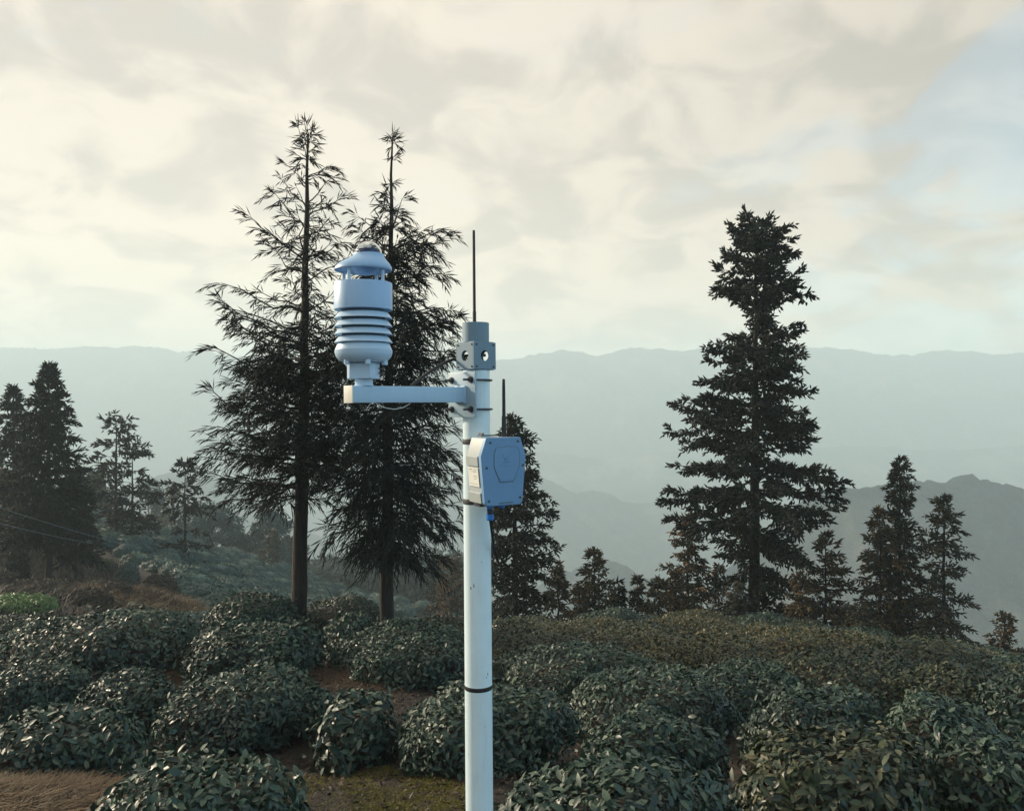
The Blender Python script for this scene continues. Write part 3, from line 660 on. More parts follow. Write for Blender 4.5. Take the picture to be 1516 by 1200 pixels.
cpts = [BOX @ Vector((-0.022, 0.055, -0.157))] + [P(*q) for q in ((728.5, 790, 2.63), (730.5, 806, 2.66), (734, 820, 2.70), (737.5, 831, 2.74), (738.5, 834.5, 2.76), (737, 832, 2.775), (733, 822, 2.785), (728, 808, 2.785), (718, 792, 2.77), (710, 786, 2.755))]
tag(MB().tube(cpts, 0.0042, 8).build('power_cable', M_black), 'black cable drooping from the blue gland under the box back to the pole', 'cable')

# ------------------------------------------------------------------ tea bushes
LT = np.array([[0, 0, 0], [.28, .15, .035], [.30, 0, 0.0], [.28, -.15, .035], [.66, .165, .01], [.68, 0, -.035], [.66, -.165, .01], [1, 0, -.13]])
LF = np.array([[0, 2, 1], [0, 3, 2], [2, 5, 4], [2, 4, 1], [3, 6, 5], [3, 5, 2], [5, 7, 4], [6, 7, 5]])
def leaf_frames(n, rg, pos, N, length, tang_w=0.8, lift=(0.05, 0.65), droop=0.25):
    """position, direction, normal of n leaves on surface points with normals N"""
    rnd = rg.normal(size=(n, 3)); tg = rnd - (rnd * N).sum(1, keepdims=True) * N
    tg /= np.linalg.norm(tg, axis=1, keepdims=True) + 1e-9
    side = 1 - np.clip(N[:, 2:3], 0, 1)
    D = tg * tang_w + N * rg.uniform(lift[0], lift[1], (n, 1)); D[:, 2:3] -= droop * side * rg.uniform(0, 2.2, (n, 1))
    D /= np.linalg.norm(D, axis=1, keepdims=True)
    Nn = N + rg.normal(size=(n, 3)) * 0.52 + np.array([0, 0, 0.38])
    B = np.cross(Nn, D); B /= np.linalg.norm(B, axis=1, keepdims=True) + 1e-9
    Nn = np.cross(D, B)
    Ls = length * rg.uniform(0.40, 1.25, (n, 1))
    return D, B, Nn, Ls
KT = np.array([[0, 0, 0], [.45, .19, .03], [1, 0, -.12], [.45, -.19, .03]])
def leaves_mesh(pos, D, B, Nn, Ls, bulk, tint, simple=False):
    if simple:
        V = pos[:, None] + Ls[:, None] * (KT[None, :, 0:1] * D[:, None] + KT[None, :, 1:2] * 1.15 * B[:, None] + KT[None, :, 2:3] * Nn[:, None])
        n = len(pos); Fc = (np.arange(n)[:, None, None] * 4 + np.array([[0, 2, 1], [0, 3, 2]])[None]).reshape(-1, 3)
        bulk.add(V.reshape(-1, 3), Fc, np.repeat(tint, 4)); return
    V = pos[:, None] + Ls[:, None] * (LT[None, :, 0:1] * D[:, None] + LT[None, :, 1:2] * 1.15 * B[:, None] + LT[None, :, 2:3] * Nn[:, None])
    n = len(pos); Fc = (np.arange(n)[:, None, None] * 8 + LF[None]).reshape(-1, 3)
    bulk.add(V.reshape(-1, 3), Fc, np.repeat(tint, 8))
def dome(rg, rx, ry, h, n, flat=0.55, t0=-0.12):
    """n points + normals on a cushion-shaped bush; returns pos, normal"""
    tt = np.linspace(t0, math.pi / 2, 60)
    pr = lambda t: np.sign(np.cos(t)) * np.abs(np.cos(t)) ** flat * (1 - 0.25 * np.clip(-t, 0, 1))
    pz = lambda t: 0.22 + 0.78 * np.sign(np.sin(t)) * np.abs(np.sin(t)) ** 0.85
    r_, z_ = pr(tt), pz(tt); ds = np.hypot(np.diff(r_) * (rx + ry) / 2, np.diff(z_) * h) * (r_[1:] + r_[:-1]) / 2
    cdf = np.append(0, np.cumsum(ds)); cdf /= cdf[-1]
    t = np.interp(rg.random(n), cdf, tt); ph = rg.random(n) * 2 * np.pi
    k = rg.integers(0, 100, 6) * 1.0
    lump = lambda t, ph: 1 + 0.09 * np.sin(2 * ph + k[0]) + 0.06 * np.sin(3 * ph + k[1] + t * 2) + 0.05 * np.sin(5 * ph + k[2] - t * 3) + 0.03 * np.sin(9 * ph + k[3] + 5 * t)
    def S(t, ph):
        l = lump(t, ph); lz = 1 + 0.05 * np.sin(3 * ph + k[4]) * np.cos(t) + 0.04 * np.sin(7 * np.cos(t) * np.cos(ph) + k[5])
        return np.stack([pr(t) * np.cos(ph) * rx * l, pr(t) * np.sin(ph) * ry * l, pz(t) * h * lz], -1)
    e = 0.01; p = S(t, ph)
    a = S(t + e, ph) - S(t - e, ph); b_ = S(t, ph + e) - S(t, ph - e)
    N = np.cross(b_, a); N /= np.linalg.norm(N, axis=1, keepdims=True) + 1e-9
    flip = (N * (p - np.array([0, 0, h * 0.3]))).sum(1) < 0; N[flip] *= -1
    # core surface grid
    tg, pg = np.meshgrid(np.linspace(t0, math.pi / 2 - 0.02, 8), np.arange(18) * 2 * np.pi / 18, indexing='ij')
    G = S(tg.ravel(), pg.ravel()) * np.array([0.86, 0.86, 0.88])
    i = np.arange(7)[:, None] * 18; j = np.arange(18)[None]; j2 = (j + 1) % 18
    GF = np.stack([i + j, i + j2, i + 18 + j2, i + 18 + j], -1).reshape(-1, 4)
    return p, N, G, GF
LEAF_ME = []
for k in range(4):
    s_ = 1.0; V = LT.copy(); V[:, 1] *= (1.15, 1.0, 1.3, 1.1)[k]; V[:, 2] *= (1.0, 1.6, 0.6, -0.5)[k]
    LEAF_ME.append({})
def leaf_mesh(k, mat):
    if mat.name not in LEAF_ME[k]:
        V = LT.copy(); V[:, 1] *= (1.15, 1.0, 1.3, 1.1)[k]; V[:, 2] *= (1.0, 1.6, 0.6, 1.2)[k]
        LEAF_ME[k][mat.name] = mesh_np('leaf', V, LF, [mat], np.full(8, 0.25 * k))
    return LEAF_ME[k][mat.name]
def bush_parts(root, rx, ry, h, leaf, mat, seed, single=0, toward=None, cover=2.25, flat=0.55, simple=False):
    """foliage, branches with a dark shade core, and (for near bushes) single leaves under root, in root's local space"""
    rg = np.random.default_rng(seed)
    area = math.pi * rx * ry + 1.5 * math.pi * (rx + ry) * h * 0.6
    n = int(min(6500, cover * area / (0.30 * leaf * leaf * 0.8)))
    p, N, G, GF = dome(rg, rx, ry, h, n, flat)
    dep = rg.random(n) ** 1.7
    p = p - N * (dep * leaf * 1.7)[:, None] + N * (leaf * 0.15)
    stray = rg.random(n) < 0.035; p[stray] += N[stray] * leaf * rg.uniform(0.3, 1.1, (stray.sum(), 1)) + np.array([0, 0, 0.2]) * leaf
    D, B, Nn, Ls = leaf_frames(n, rg, p, N, leaf)
    tint = rg.random(n)
    keep = np.ones(n, bool)
    if single:
        facing = N @ np.array(toward) + 0.35 * N[:, 2]
        score = Ls[:, 0] / leaf + 0.9 * facing - 1.5 * dep + 0.25 * rg.random(n)
        idx = np.argsort(-score)[:single]; keep[idx] = False
        for q in idx:
            o = bpy.data.objects.new('leaf', leaf_mesh(int(q) % 4, mat)); COL.objects.link(o); o.parent = root
            Mx = np.eye(4); Mx[:3, 0] = D[q] * Ls[q]; Mx[:3, 1] = B[q] * Ls[q]; Mx[:3, 2] = Nn[q] * Ls[q]; Mx[:3, 3] = p[q]
            o.matrix_local = Matrix(Mx.tolist())
    bk = Bulk(); leaves_mesh(p[keep], D[keep], B[keep], Nn[keep], Ls[keep], bk, tint[keep], simple)
    fo = link('foliage', bk.mesh('foliage', [mat]), root); fo['kind'] = 'stuff'
    sb = Bulk(); sb.add(G * np.array([0.94, 0.94, 0.93]), GF)  # dark core dome added inside, standing in for shade between leaves
    for k in range(14):
        a = rg.uniform(0, 2 * np.pi); r0 = rg.uniform(0.05, 0.3); r1 = rg.uniform(0.5, 0.86)
        pts = [(rx * r0 * math.cos(a), ry * r0 * math.sin(a), -0.12), (rx * (r0 + r1) / 2 * math.cos(a + .2), ry * (r0 + r1) / 2 * math.sin(a + .2), h * 0.22), (rx * r1 * math.cos(a), ry * r1 * math.sin(a), h * 0.55)]
        V, Fc = tube_arr(pts, [0.016, 0.012, 0.007], 5); sb.add(V, Fc)
    tag(link('branches', sb.mesh('branches', [M_twig]), root), kind='stuff')
    return n
NB = []   # (x, y, r) of placed bushes
def bush(cx, ytop, wpx, label, d=None, mat=None, leaf=0.060, depth=0.8, single=0, group='tea bushes in the foreground rows', name='tea_bush', cat='tea bush', flat=0.60, h=None):
    d, p, rx, ry, y, h = bush_dims(cx, ytop, wpx, d, depth, h); base = p.z - h
    mat = {'olive': M_olive, 'sunlit_gold': M_sunlit_gold}.get(mat, M_tea)
    o = thing(name, label, cat, (p.x, y, base), group)
    o.rotation_euler.z = 0
    v = Vector((-p.x, -y, 0.9)).normalized()
    bush_parts(o, rx, ry, h, leaf, mat, int(cx * 7 + ytop * 13) % 99991, single, tuple(v), flat=flat, simple=d > 11)
    NB.append((p.x, y, rx, ry)); return o
for a_, k_ in BUSHES: bush(*a_, **k_)

def dup(root, loc, rz, sc, label=None):
    r = root.copy(); COL.objects.link(r); r.location = loc; r.rotation_euler = (0, 0, rz); r.scale = sc
    if label: r['label'] = label
    for ch in root.children:
        c = ch.copy(); COL.objects.link(c); c.parent = r
    return r
protos = []
for k, (rx, ry, h, mt) in enumerate([(0.72, 0.60, 0.74, M_tea), (0.88, 0.62, 0.70, M_tea), (0.64, 0.64, 0.78, M_tea), (0.95, 0.66, 0.72, M_sunlit_gold), (0.76, 0.66, 0.74, M_mixn)]):
    mt = M_olive if k in (1, 4) else mt
    o = thing('tea_bush', 'tea bush in the packed rows climbing to the crest of the right slope', 'tea bush', (0, 0, 0), 'tea bushes packed along the slope to its crest')
    bush_parts(o, rx, ry, h * 0.86, 0.060, mt, 700 + k, flat=0.82); protos.append([o, False])
rg = np.random.default_rng(77)
yy = 9.7
while yy < 18.6:
    xx = -3.2 + rg.uniform(0, 0.6)
    while xx < 0.66 * yy + 1.2:
        x, y = xx + rg.uniform(-.15, .15), yy + rg.uniform(-.2, .2)
        ok = all(((x - a) / (c + 0.50)) ** 2 + ((y - b_) / (e + 0.42)) ** 2 > 1 for a, b_, c, e in NB)
        if x < -0.8 and y > 13.3: ok = False
        if x < -1.6 and y < 11: ok = False
        if math.hypot(x + 3.1 * 0.65, y - 12.5) < 0.8: ok = False
        if ok:
            golden = (0.5 < x < 5.5 and 9.5 < y < 15 and rg.random() < 0.55) or rg.random() < 0.10  # these bushes get the leaf colour with sunlight painted in
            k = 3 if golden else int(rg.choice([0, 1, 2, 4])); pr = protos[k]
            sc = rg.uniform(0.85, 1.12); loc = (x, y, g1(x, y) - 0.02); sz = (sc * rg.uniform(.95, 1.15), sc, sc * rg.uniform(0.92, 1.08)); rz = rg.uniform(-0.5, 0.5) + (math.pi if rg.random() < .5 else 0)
            px_ = 758 + x / y * F
            row = 'front of' if y < 11.5 else ('middle of' if y < 14.5 else 'crest behind')
            mark = ('the second cedar' if px_ < 640 else 'the pole' if px_ < 800 else 'the small brown conifer' if px_ < 960 else 'the largest fir' if px_ < 1180 else 'the rust-coloured conifer' if px_ < 1280 else 'the tight conifer group' if px_ < 1420 else 'the right edge')
            lb = ('golden sunlit' if golden else 'dark green') + ' tea bush in the packed rows below ' + mark + {'front of': ', nearest row', 'middle of': ', middle rows', 'crest behind': ', along the crest'}[row]
            if not pr[1]:
                pr[0].location = loc; pr[0].rotation_euler = (0, 0, rz); pr[0].scale = sz; pr[1] = True
                if lb: pr[0]['label'] = lb
            else: dup(pr[0], loc, rz, sz, lb)
        xx += rg.uniform(1.4, 1.75)
    yy += rg.uniform(1.05, 1.3)
for pr in protos:
    if not pr[1]:
        for c in list(pr[0].children): bpy.data.objects.remove(c)
        bpy.data.objects.remove(pr[0])

# hillside tea: low domes on the far slope
hp = []
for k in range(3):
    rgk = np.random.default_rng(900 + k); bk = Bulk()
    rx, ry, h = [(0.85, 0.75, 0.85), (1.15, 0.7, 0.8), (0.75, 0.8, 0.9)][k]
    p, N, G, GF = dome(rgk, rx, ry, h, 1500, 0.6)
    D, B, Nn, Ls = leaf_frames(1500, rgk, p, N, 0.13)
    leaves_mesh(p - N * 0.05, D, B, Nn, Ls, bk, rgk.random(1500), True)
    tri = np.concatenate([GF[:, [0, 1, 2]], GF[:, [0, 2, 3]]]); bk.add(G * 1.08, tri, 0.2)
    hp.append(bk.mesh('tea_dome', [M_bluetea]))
def on_hill(x, y):
    px = 758 + x / y * F
    if px < 118 or px > 720: return False
    lo = np.interp(px, [118, 200, 240, 300, 330, 440, 560, 720], [47, 44, 41, 33, 29, 46, 55, 62])
    hi = np.interp(px, [118, 200, 300, 440, 560, 720], [60, 72, 78, 82, 84, 90])
    return lo < y < hi
cand = []
yy = 27.0
while yy < 92:
    xx = -38.0
    while xx < 0:
        x, y = xx + rg.uniform(-.3, .3), yy + rg.uniform(-.35, .35) + (xx + 20) * 0.18
        if on_hill(x, y): cand.append((x, y))
        xx += rg.uniform(1.5, 2.3) * (1 + max(0, y - 55) * 0.006)
    yy += rg.uniform(1.5, 2.0) * (1 + max(0, yy - 55) * 0.02)
cand.sort(key=lambda c: c[1]); cand = cand[:298]
for i_, (x, y) in enumerate(cand):
    o = link('tea_bush', hp[int(rg.integers(3))]); o.location = (x, y, g1(x, y) - 0.1)
    o.rotation_euler = (0, 0, rg.uniform(-.4, .4)); s_ = rg.uniform(0.8, 1.25); o.scale = (s_ * rg.uniform(1, 1.3), s_, s_ * rg.uniform(.95, 1.3))
    px_ = 758 + x / y * F; row_ = 'lowest rows' if y < np.interp(px_, [118, 300, 440, 720], [52, 45, 58, 70]) else ('middle rows' if y < np.interp(px_, [118, 300, 440, 720], [60, 62, 70, 78]) else 'top rows')
    mk = 'below the two-tiered conifer' if px_ < 215 else 'below the little cone-shaped fir' if px_ < 255 else 'around the bushy-headed conifer' if px_ < 315 else 'left of the slim cedar' if px_ < 440 else 'between the two cedar trunks' if px_ < 572 else 'right of the second cedar'
    tag(o, 'bluish domed tea bush on the far hillside ' + mk + ', ' + row_, 'tea bush', 'domed tea bushes on the far hillside')
print('hillside', len(cand))

# ------------------------------------------------------------------ conifers
def spikes(bulk, base, D, L, wd, tint):
    """three-sided needle sprays (numpy arrays)"""
    n = len(base); a = np.where(np.abs(D[:, 2:3]) < 0.9, np.array([[0, 0, 1.0]]), np.array([[1.0, 0, 0]]))
    U = np.cross(a, D); U /= np.linalg.norm(U, axis=1, keepdims=True) + 1e-9; Wv = np.cross(D, U)
    V = np.empty((n, 5, 3)); m_ = base + D * (L * 0.45)[:, None]
    V[:, 0] = base; V[:, 4] = base + D * L[:, None]
    for k in range(3):
        an_ = 2.094 * k + 0.5; V[:, 1 + k] = m_ + (U * math.cos(an_) + Wv * math.sin(an_)) * wd[:, None]
    Fc = np.array([[0, 2, 1], [0, 3, 2], [0, 1, 3], [1, 2, 4], [2, 3, 4], [3, 1, 4]])
    bulk.add(V.reshape(-1, 3), (np.arange(n)[:, None, None] * 5 + Fc[None]).reshape(-1, 3), np.repeat(tint, 5))
def norm(v): return v / (np.linalg.norm(v, axis=-1, keepdims=True) + 1e-9)
def conifer(seed, H, prof, zlo, gap, per, rise, sag, fr_len, fr_step, nf, f_len, f_w, f_ang, hang, r0, lean=(0, 0), tipup=0.0, jit=0.28, start=0.15, extra=(), fr_ang=0.9, thin=1.0, bend=None, clump=0.0, reach=1.0, top=0, topL=0.3):
    """returns trunk mesh data, limb bulk, foliage bulk. prof: [(height fraction, reach left, reach right)]; rise(h): branch elevation"""
    rg = np.random.default_rng(seed); prof = np.array(prof, float); prof[:, 1:] *= reach
    fol = Bulk(); limb = Bulk()
    axis = lambda z: np.array([lean[0] * (z / H) + (bend or 0) * math.sin(z / H * math.pi), lean[1] * (z / H), z])
    trunk = Bulk(); zs = np.linspace(-0.4, H, 16)
    V, Fc = tube_arr([axis(z) + np.array([rg.normal() * .012, rg.normal() * .012, 0]) * (z > 0) for z in zs], [max(0.008, r0 * (1 - 0.93 * max(0, z) / H) ** 0.85 * (1.25 if z < 0.1 else 1)) for z in zs], 9)
    trunk.add(V, Fc)
    br = []
    z = zlo
    while z < H * 0.99:
        f = z / H; a0 = rg.uniform(0, 6.28)
        for k in range(per):
            if rg.random() > (thin(f) if callable(thin) else thin): continue
            br.append((z + rg.uniform(-.5, .5) * (gap(f) if callable(gap) else gap), a0 + k * 6.283 / per + rg.normal() * 0.3, None, None))
        z += (gap(f) if callable(gap) else gap) * rg.uniform(0.7, 1.3) * (1.0 - 0.35 * f)
    br += list(extra)
    for k in range(top): br.append((H * (0.995 - 0.004 * k), 2.4 * k + seed, topL * (0.7 + 0.3 * (k % 2)), 1.25 if k == 0 else 0.95))
    SB, SD, SL, SW, ST = [], [], [], [], []
    for (z, a, Lx, el) in br:
        if z >= H: continue
        f = z / H; c = math.cos(a)
        rl = np.interp(f, prof[:, 0], prof[:, 1]); rr = np.interp(f, prof[:, 0], prof[:, 2])
        L = (Lx if Lx else (rl + (rr - rl) * (c + 1) / 2) * rg.uniform(1 - 2 * jit, 1.12))
        if clump: L *= 1 - clump + 2 * clump * float(vnoise(c * 1.4 + 3 * seed + 9, z / (H * 0.055) + math.sin(a) * 1.4))
        if L < 0.04: continue
        e = el if el is not None else rise(f) + rg.normal() * 0.12
        d0 = np.array([math.cos(a) * math.cos(e), math.sin(a) * math.cos(e), math.sin(e)])
        n = 6; ts = np.linspace(0, 1, n); p0 = axis(z)
        pts = p0 + d0 * (ts * L)[:, None]; pts[:, 2] += -sag * L * ts ** 2 + tipup * L * ts ** 3.0
        pts[1:] += rg.normal(size=(n - 1, 3)) * 0.025 * L
        rb = max(0.005, min(r0 * 0.20, 0.006 + 0.008 * L)) * (1 - 0.85 * ts) + 0.003
        V, Fc = tube_arr(pts, rb, 4); limb.add(V, Fc)
        m = max(2, int(L * (1 - start) / (fr_step(f) if callable(fr_step) else fr_step))); tq = start + (1 - start) * (np.arange(m) + rg.random(m) * 0.7) / m
        tq = np.append(tq, 0.99)
        for i_, q in enumerate(tq):
            j_ = min(n - 2, int(q * (n - 1))); u = q * (n - 1) - j_
            b0 = pts[j_] * (1 - u) + pts[j_ + 1] * u; bd = norm(pts[j_ + 1] - pts[j_])
            s_ = 1 if i_ % 2 else -1
            lat = norm(np.cross(bd, [0, 0, 1.0])) * s_
            fa = fr_ang * rg.uniform(0.6, 1.25) if q < 0.97 else rg.normal() * 0.15
            fd = norm(bd * math.cos(fa) + lat * math.sin(fa) + np.array([0, 0, 1]) * rg.normal() * 0.28 + rg.normal(size=3) * 0.12)
            fl = fr_len * rg.uniform(0.6, 1.15) * (1 - 0.35 * q) * min(1.15, 0.22 + 1.3 * L / (fr_len * 2.0))
            k = max(3, int(nf * rg.uniform(0.7, 1.2) * min(1, 0.25 + 1.1 * fl / fr_len)))
            tk = (np.arange(k) + rg.random(k) * 0.6) / k; tk[-1] = 0.95
            fp = b0 + fd * (tk * fl)[:, None]; fp[:, 2] -= hang * fl * tk ** 1.8
            td = norm(fd + np.stack([np.zeros(k), np.zeros(k), -hang * 1.8 * tk ** 0.8], -1))
            an_ = f_ang * rg.uniform(0.4, 1.2, k); an_[-1] *= 0.2
            rd = rg.normal(size=(k, 3)); rd = norm(rd - (rd * td).sum(1, keepdims=True) * td)
            SD.append(norm(td * np.cos(an_)[:, None] + rd * np.sin(an_)[:, None] - np.array([0, 0, hang * 0.25])))
            SB.append(fp - td * 0.01); SL.append(f_len * rg.uniform(0.65, 1.2, k) * (1.15 - 0.4 * tk)); SW.append(np.full(k, f_w) * rg.uniform(0.7, 1.2, k)); ST.append(np.full(k, rg.random()) + 0.2 * rg.random(k))
            # frond axis as one long spike
            SB.append(b0[None]); SD.append(norm(fp[-1] - b0)[None]); SL.append(np.array([max(0.03, np.linalg.norm(fp[-1] - b0)) * 1.02])); SW.append(np.array([f_w * 0.8])); ST.append(np.array([rg.random()]))
    spikes(fol, np.concatenate(SB), np.concatenate(SD), np.concatenate(SL), np.concatenate(SW), np.concatenate(ST) % 1.0)
    return trunk, limb, fol
NSP = [0]
def plant_conifer(name, label, cat, base, parts, mat, group=None, bark=None):
    o = thing(name, label, cat, base, group)
    trunk, limb, fol = parts
    tr = link('trunk', trunk.mesh('trunk', [bark or M_bark]), o)
    if limb.V: tag(link('branches', limb.mesh('branches', [bark or M_bark]), tr), kind='stuff')
    cr = link('crown', fol.mesh('crown', [mat]), o)
    NSP[0] += sum(len(f) for f in fol.F); return o

lin = lambda pts: (lambda f: float(np.interp(f, [p[0] for p in pts], [p[1] for p in pts])))
# slim cedar, left of the sensor
d = 13.0; b0 = P(443, 930, d); u = d / F; H1 = (930 - 199) * u
pf = lambda pts, top, bot: [((bot - y) / (bot - top), l * u, r * u) for y, l, r in sorted(pts, key=lambda q: -q[0])]
pr1 = pf([(172, 5, 5), (190, 14, 12), (225, 36, 32), (262, 44, 38), (285, 98, 80), (330, 112, 90), (370, 122, 92), (380, 105, 90), (420, 95, 85), (450, 130, 90), (500, 165, 100), (560, 146, 100), (620, 154, 95), (680, 138, 75), (725, 155, 60), (740, 30, 30), (930, 10, 10)], 172, 930)
ex = [((930 - 722) * u, math.pi - 0.15, 150 * u, 0.12), ((930 - 735) * u, math.pi + 0.5, 100 * u, 0.0), ((930 - 690) * u, math.pi, 150 * u, 0.1)]
c1 = conifer(21, H1, pr1, (930 - 735) * u, lin([(0.2, .2), (0.32, .085), (0.55, .085), (0.62, .2), (0.7, .34), (1, .42)]), 4, lin([(0.25, 0.1), (0.55, 0.22), (0.75, 0.5), (1, 0.7)]), 0.18, 0.40, (lambda f: 0.075 if f < 0.55 else 0.12), 11, 0.21, 0.0098, 0.50, 0.50, 0.135, lean=(13 * u, 0), tipup=0.22, start=0.18, extra=ex, thin=lambda f: 0.92 if f < 0.62 else 0.72, reach=0.88, top=5, topL=0.26)
plant_conifer('cedar_tree', 'tall slim cedar with airy top branches and a bare lower trunk, left of the sensor', 'tree', b0, c1, M_needle)
# denser crown around the middle of it
# second cedar behind the sensor, with the sparse leader
d = 12.5; b0 = P(571, 952, d); u = d / F; H2 = (952 - 207) * u
pr2 = pf([(183, 4, 4), (210, 5, 20), (225, 4, 4), (250, 8, 10), (275, 34, 10), (300, 24, 30), (312, 28, 60), (330, 62, 100), (350, 64, 108), (400, 62, 106), (450, 70, 108), (500, 80, 112), (560, 90, 110), (620, 100, 110), (680, 108, 112), (740, 100, 112), (790, 80, 100), (815, 50, 60), (830, 10, 10), (952, 8, 8)], 183, 952)
c2 = conifer(34, H2, pr2, (952 - 815) * u, lin([(0, .11), (.6, .11), (.75, .24), (.85, .3), (1, .3)]), 5, lin([(0.15, -0.15), (0.35, 0.0), (0.6, 0.25), (0.8, 0.6), (1, 1.0)]), 0.22, 0.42, 0.08, 11, 0.21, 0.0100, 0.48, 0.66, 0.115, lean=(9 * u, 0), tipup=0.15, start=0.10, thin=lambda f: 0.95 if f < 0.80 else (0.28 if f > 0.865 else 0.8), top=3, topL=0.15)
plant_conifer('cedar_tree', 'dense dark cedar with a bare spindly leader, directly behind the sensor arm', 'tree', b0, c2, M_needle)
# big fir on the right
d = 24.0; b0 = P(1116, 948, d); u = d / F; H3 = (948 - 340) * u
pr3 = pf([(322, 14, 14), (332, 34, 34), (355, 54, 58), (385, 70, 78), (410, 90, 90), (428, 92, 100), (438, 20, 110), (458, 15, 104), (464, 50, 80), (480, 58, 72), (510, 82, 84), (540, 100, 105), (580, 112, 118), (640, 130, 130), (690, 134, 132), (740, 142, 134), (775, 130, 128), (800, 90, 100), (815, 50, 60), (835, 58, 66), (880, 74, 82), (915, 70, 80), (948, 40, 40)], 322, 948)
c3 = conifer(45, H3, pr3, (948 - 925) * u, lin([(0, .34), (.05, .28), (1, .26)]), 5, lin([(0, -0.35), (0.15, -0.2), (0.5, -0.02), (0.8, 0.15), (0.93, 0.40), (1, 0.7)]), 0.10, 0.42, 0.095, 11, 0.225, 0.035, 0.95, 0.24, 0.19, lean=(4 * u, 0), tipup=0.14, start=0.16, jit=0.20, thin=lambda f: 0.40 if 0.745 < f < 0.80 else 0.88, fr_ang=0.85, clump=0.44, reach=0.84, top=6, topL=0.62)
plant_conifer('fir_tree', 'largest dark fir, broad and ragged, beyond the crest of the right slope', 'tree', b0, c3, M_fir)

def gen(seed, base_px, base_py, top_py, d, hw, label, mat, name='conifer', zlo=0.05, shape=1.0, dens=1.3, thin=0.95, airy=False, group='conifers', lean=0.0, gap_at=None, upto=None, f=1.0, ragged=0.22, clump=0.22):
    u = d / F; b0 = P(base_px, base_py, d); gz_ = g1(b0.x, d); b0.z = gz_
    H = -(top_py - 600) / F * d - gz_
    pts = [(0.0, 0.6, 0.6), (0.1, 0.95, 0.95), (0.25, 1, 1), (0.45, 0.8, 0.8), (0.65, 0.56, 0.58), (0.8, 0.38, 0.36), (0.92, 0.18, 0.2), (1, 0.05, 0.05)]
    pts = [(a, hw * u * b_ ** shape, hw * u * c ** shape) for a, b_, c in pts]
    if gap_at is not None:
        pts = sorted(pts + [(gap_at - 0.03, np.interp(gap_at, [q[0] for q in pts], [q[1] for q in pts]), np.interp(gap_at, [q[0] for q in pts], [q[1] for q in pts])), (gap_at, hw * u * 0.08, hw * u * 0.12), (gap_at + 0.035, hw * u * 0.3, hw * u * 0.35)])
    s = d / 24.0
    parts = conifer(seed, H, pts, zlo * H, (0.30 if not airy else 0.42) * s / dens * f, 5, lin([(0, -0.25), (0.4, -0.05), (0.8, 0.25), (1, 0.9)]), 0.14, 0.36 * s * f, 0.135 * s * f / min(dens, 1.2), 9, 0.20 * s * f, 0.030 * s * f, 0.9, 0.28, max(0.05, 0.016 * H), lean=(lean * u, 0), tipup=0.1, start=0.08, jit=ragged, thin=thin, clump=clump)
    return plant_conifer(name, label, 'tree', b0, parts, mat, group)
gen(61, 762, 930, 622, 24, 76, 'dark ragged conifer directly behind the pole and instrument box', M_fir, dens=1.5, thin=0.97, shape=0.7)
gen(62, 826, 925, 832, 23, 26, 'short reddish conifer at the foot of the ragged one behind the pole', M_rust_sunlit)
gen(63, 880, 925, 815, 23, 34, 'small brown-lit cone-shaped conifer right of the pole, tallest of its little group', M_rust_sunlit, shape=0.7)
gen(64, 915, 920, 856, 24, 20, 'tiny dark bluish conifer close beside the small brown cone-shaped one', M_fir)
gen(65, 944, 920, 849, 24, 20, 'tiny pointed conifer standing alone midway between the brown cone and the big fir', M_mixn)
gen(66, 1018, 925, 764, 25, 50, 'brownish conifer at the left foot of the largest fir', M_rust_sunlit, shape=0.8, gap_at=0.72)
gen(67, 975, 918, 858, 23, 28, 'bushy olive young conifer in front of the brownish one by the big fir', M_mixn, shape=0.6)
gen(68, 1064, 925, 832, 27, 22, 'pale slim conifer half hidden between the brownish conifer and the largest fir', M_rust_sunlit, thin=0.6)
gen(69, 1222, 935, 790, 23, 48, 'sparse rust-coloured conifer at the right foot of the largest fir', M_rust_sunlit, shape=0.8, thin=0.75)
gen(70, 1303, 950, 752, 22, 38, 'golden-brown sunlit conifer left in the tight group on the right', M_rust_sunlit, shape=0.7, dens=1.1)
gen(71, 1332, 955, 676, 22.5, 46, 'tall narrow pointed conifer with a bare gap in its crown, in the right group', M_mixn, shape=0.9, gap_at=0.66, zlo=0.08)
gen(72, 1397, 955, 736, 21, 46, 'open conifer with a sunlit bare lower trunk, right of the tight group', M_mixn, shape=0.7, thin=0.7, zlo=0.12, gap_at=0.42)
gen(73, 1487, 975, 908, 19.5, 26, 'small reddish cone-shaped young conifer near the right edge', M_rust_sunlit, shape=0.8, thin=0.85, f=0.8)
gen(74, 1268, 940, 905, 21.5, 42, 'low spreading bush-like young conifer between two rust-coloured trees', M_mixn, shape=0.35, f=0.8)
gen(75, 858, 922, 868, 22.5, 22, 'low rust-coloured young conifer just left of the small brown conifer', M_rust_sunlit, shape=0.5, f=0.8)
gen(76, 1000, 922, 850, 22, 26, 'stubby brown young conifer between the olive one and the brownish conifer', M_rust_sunlit, shape=0.5, f=0.8)
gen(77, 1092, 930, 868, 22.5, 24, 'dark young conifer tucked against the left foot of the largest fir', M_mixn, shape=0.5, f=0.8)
gen(78, 1186, 935, 850, 22.5, 24, 'low rust-tinged young conifer tucked against the right foot of the largest fir', M_rust_sunlit, shape=0.5, f=0.8)
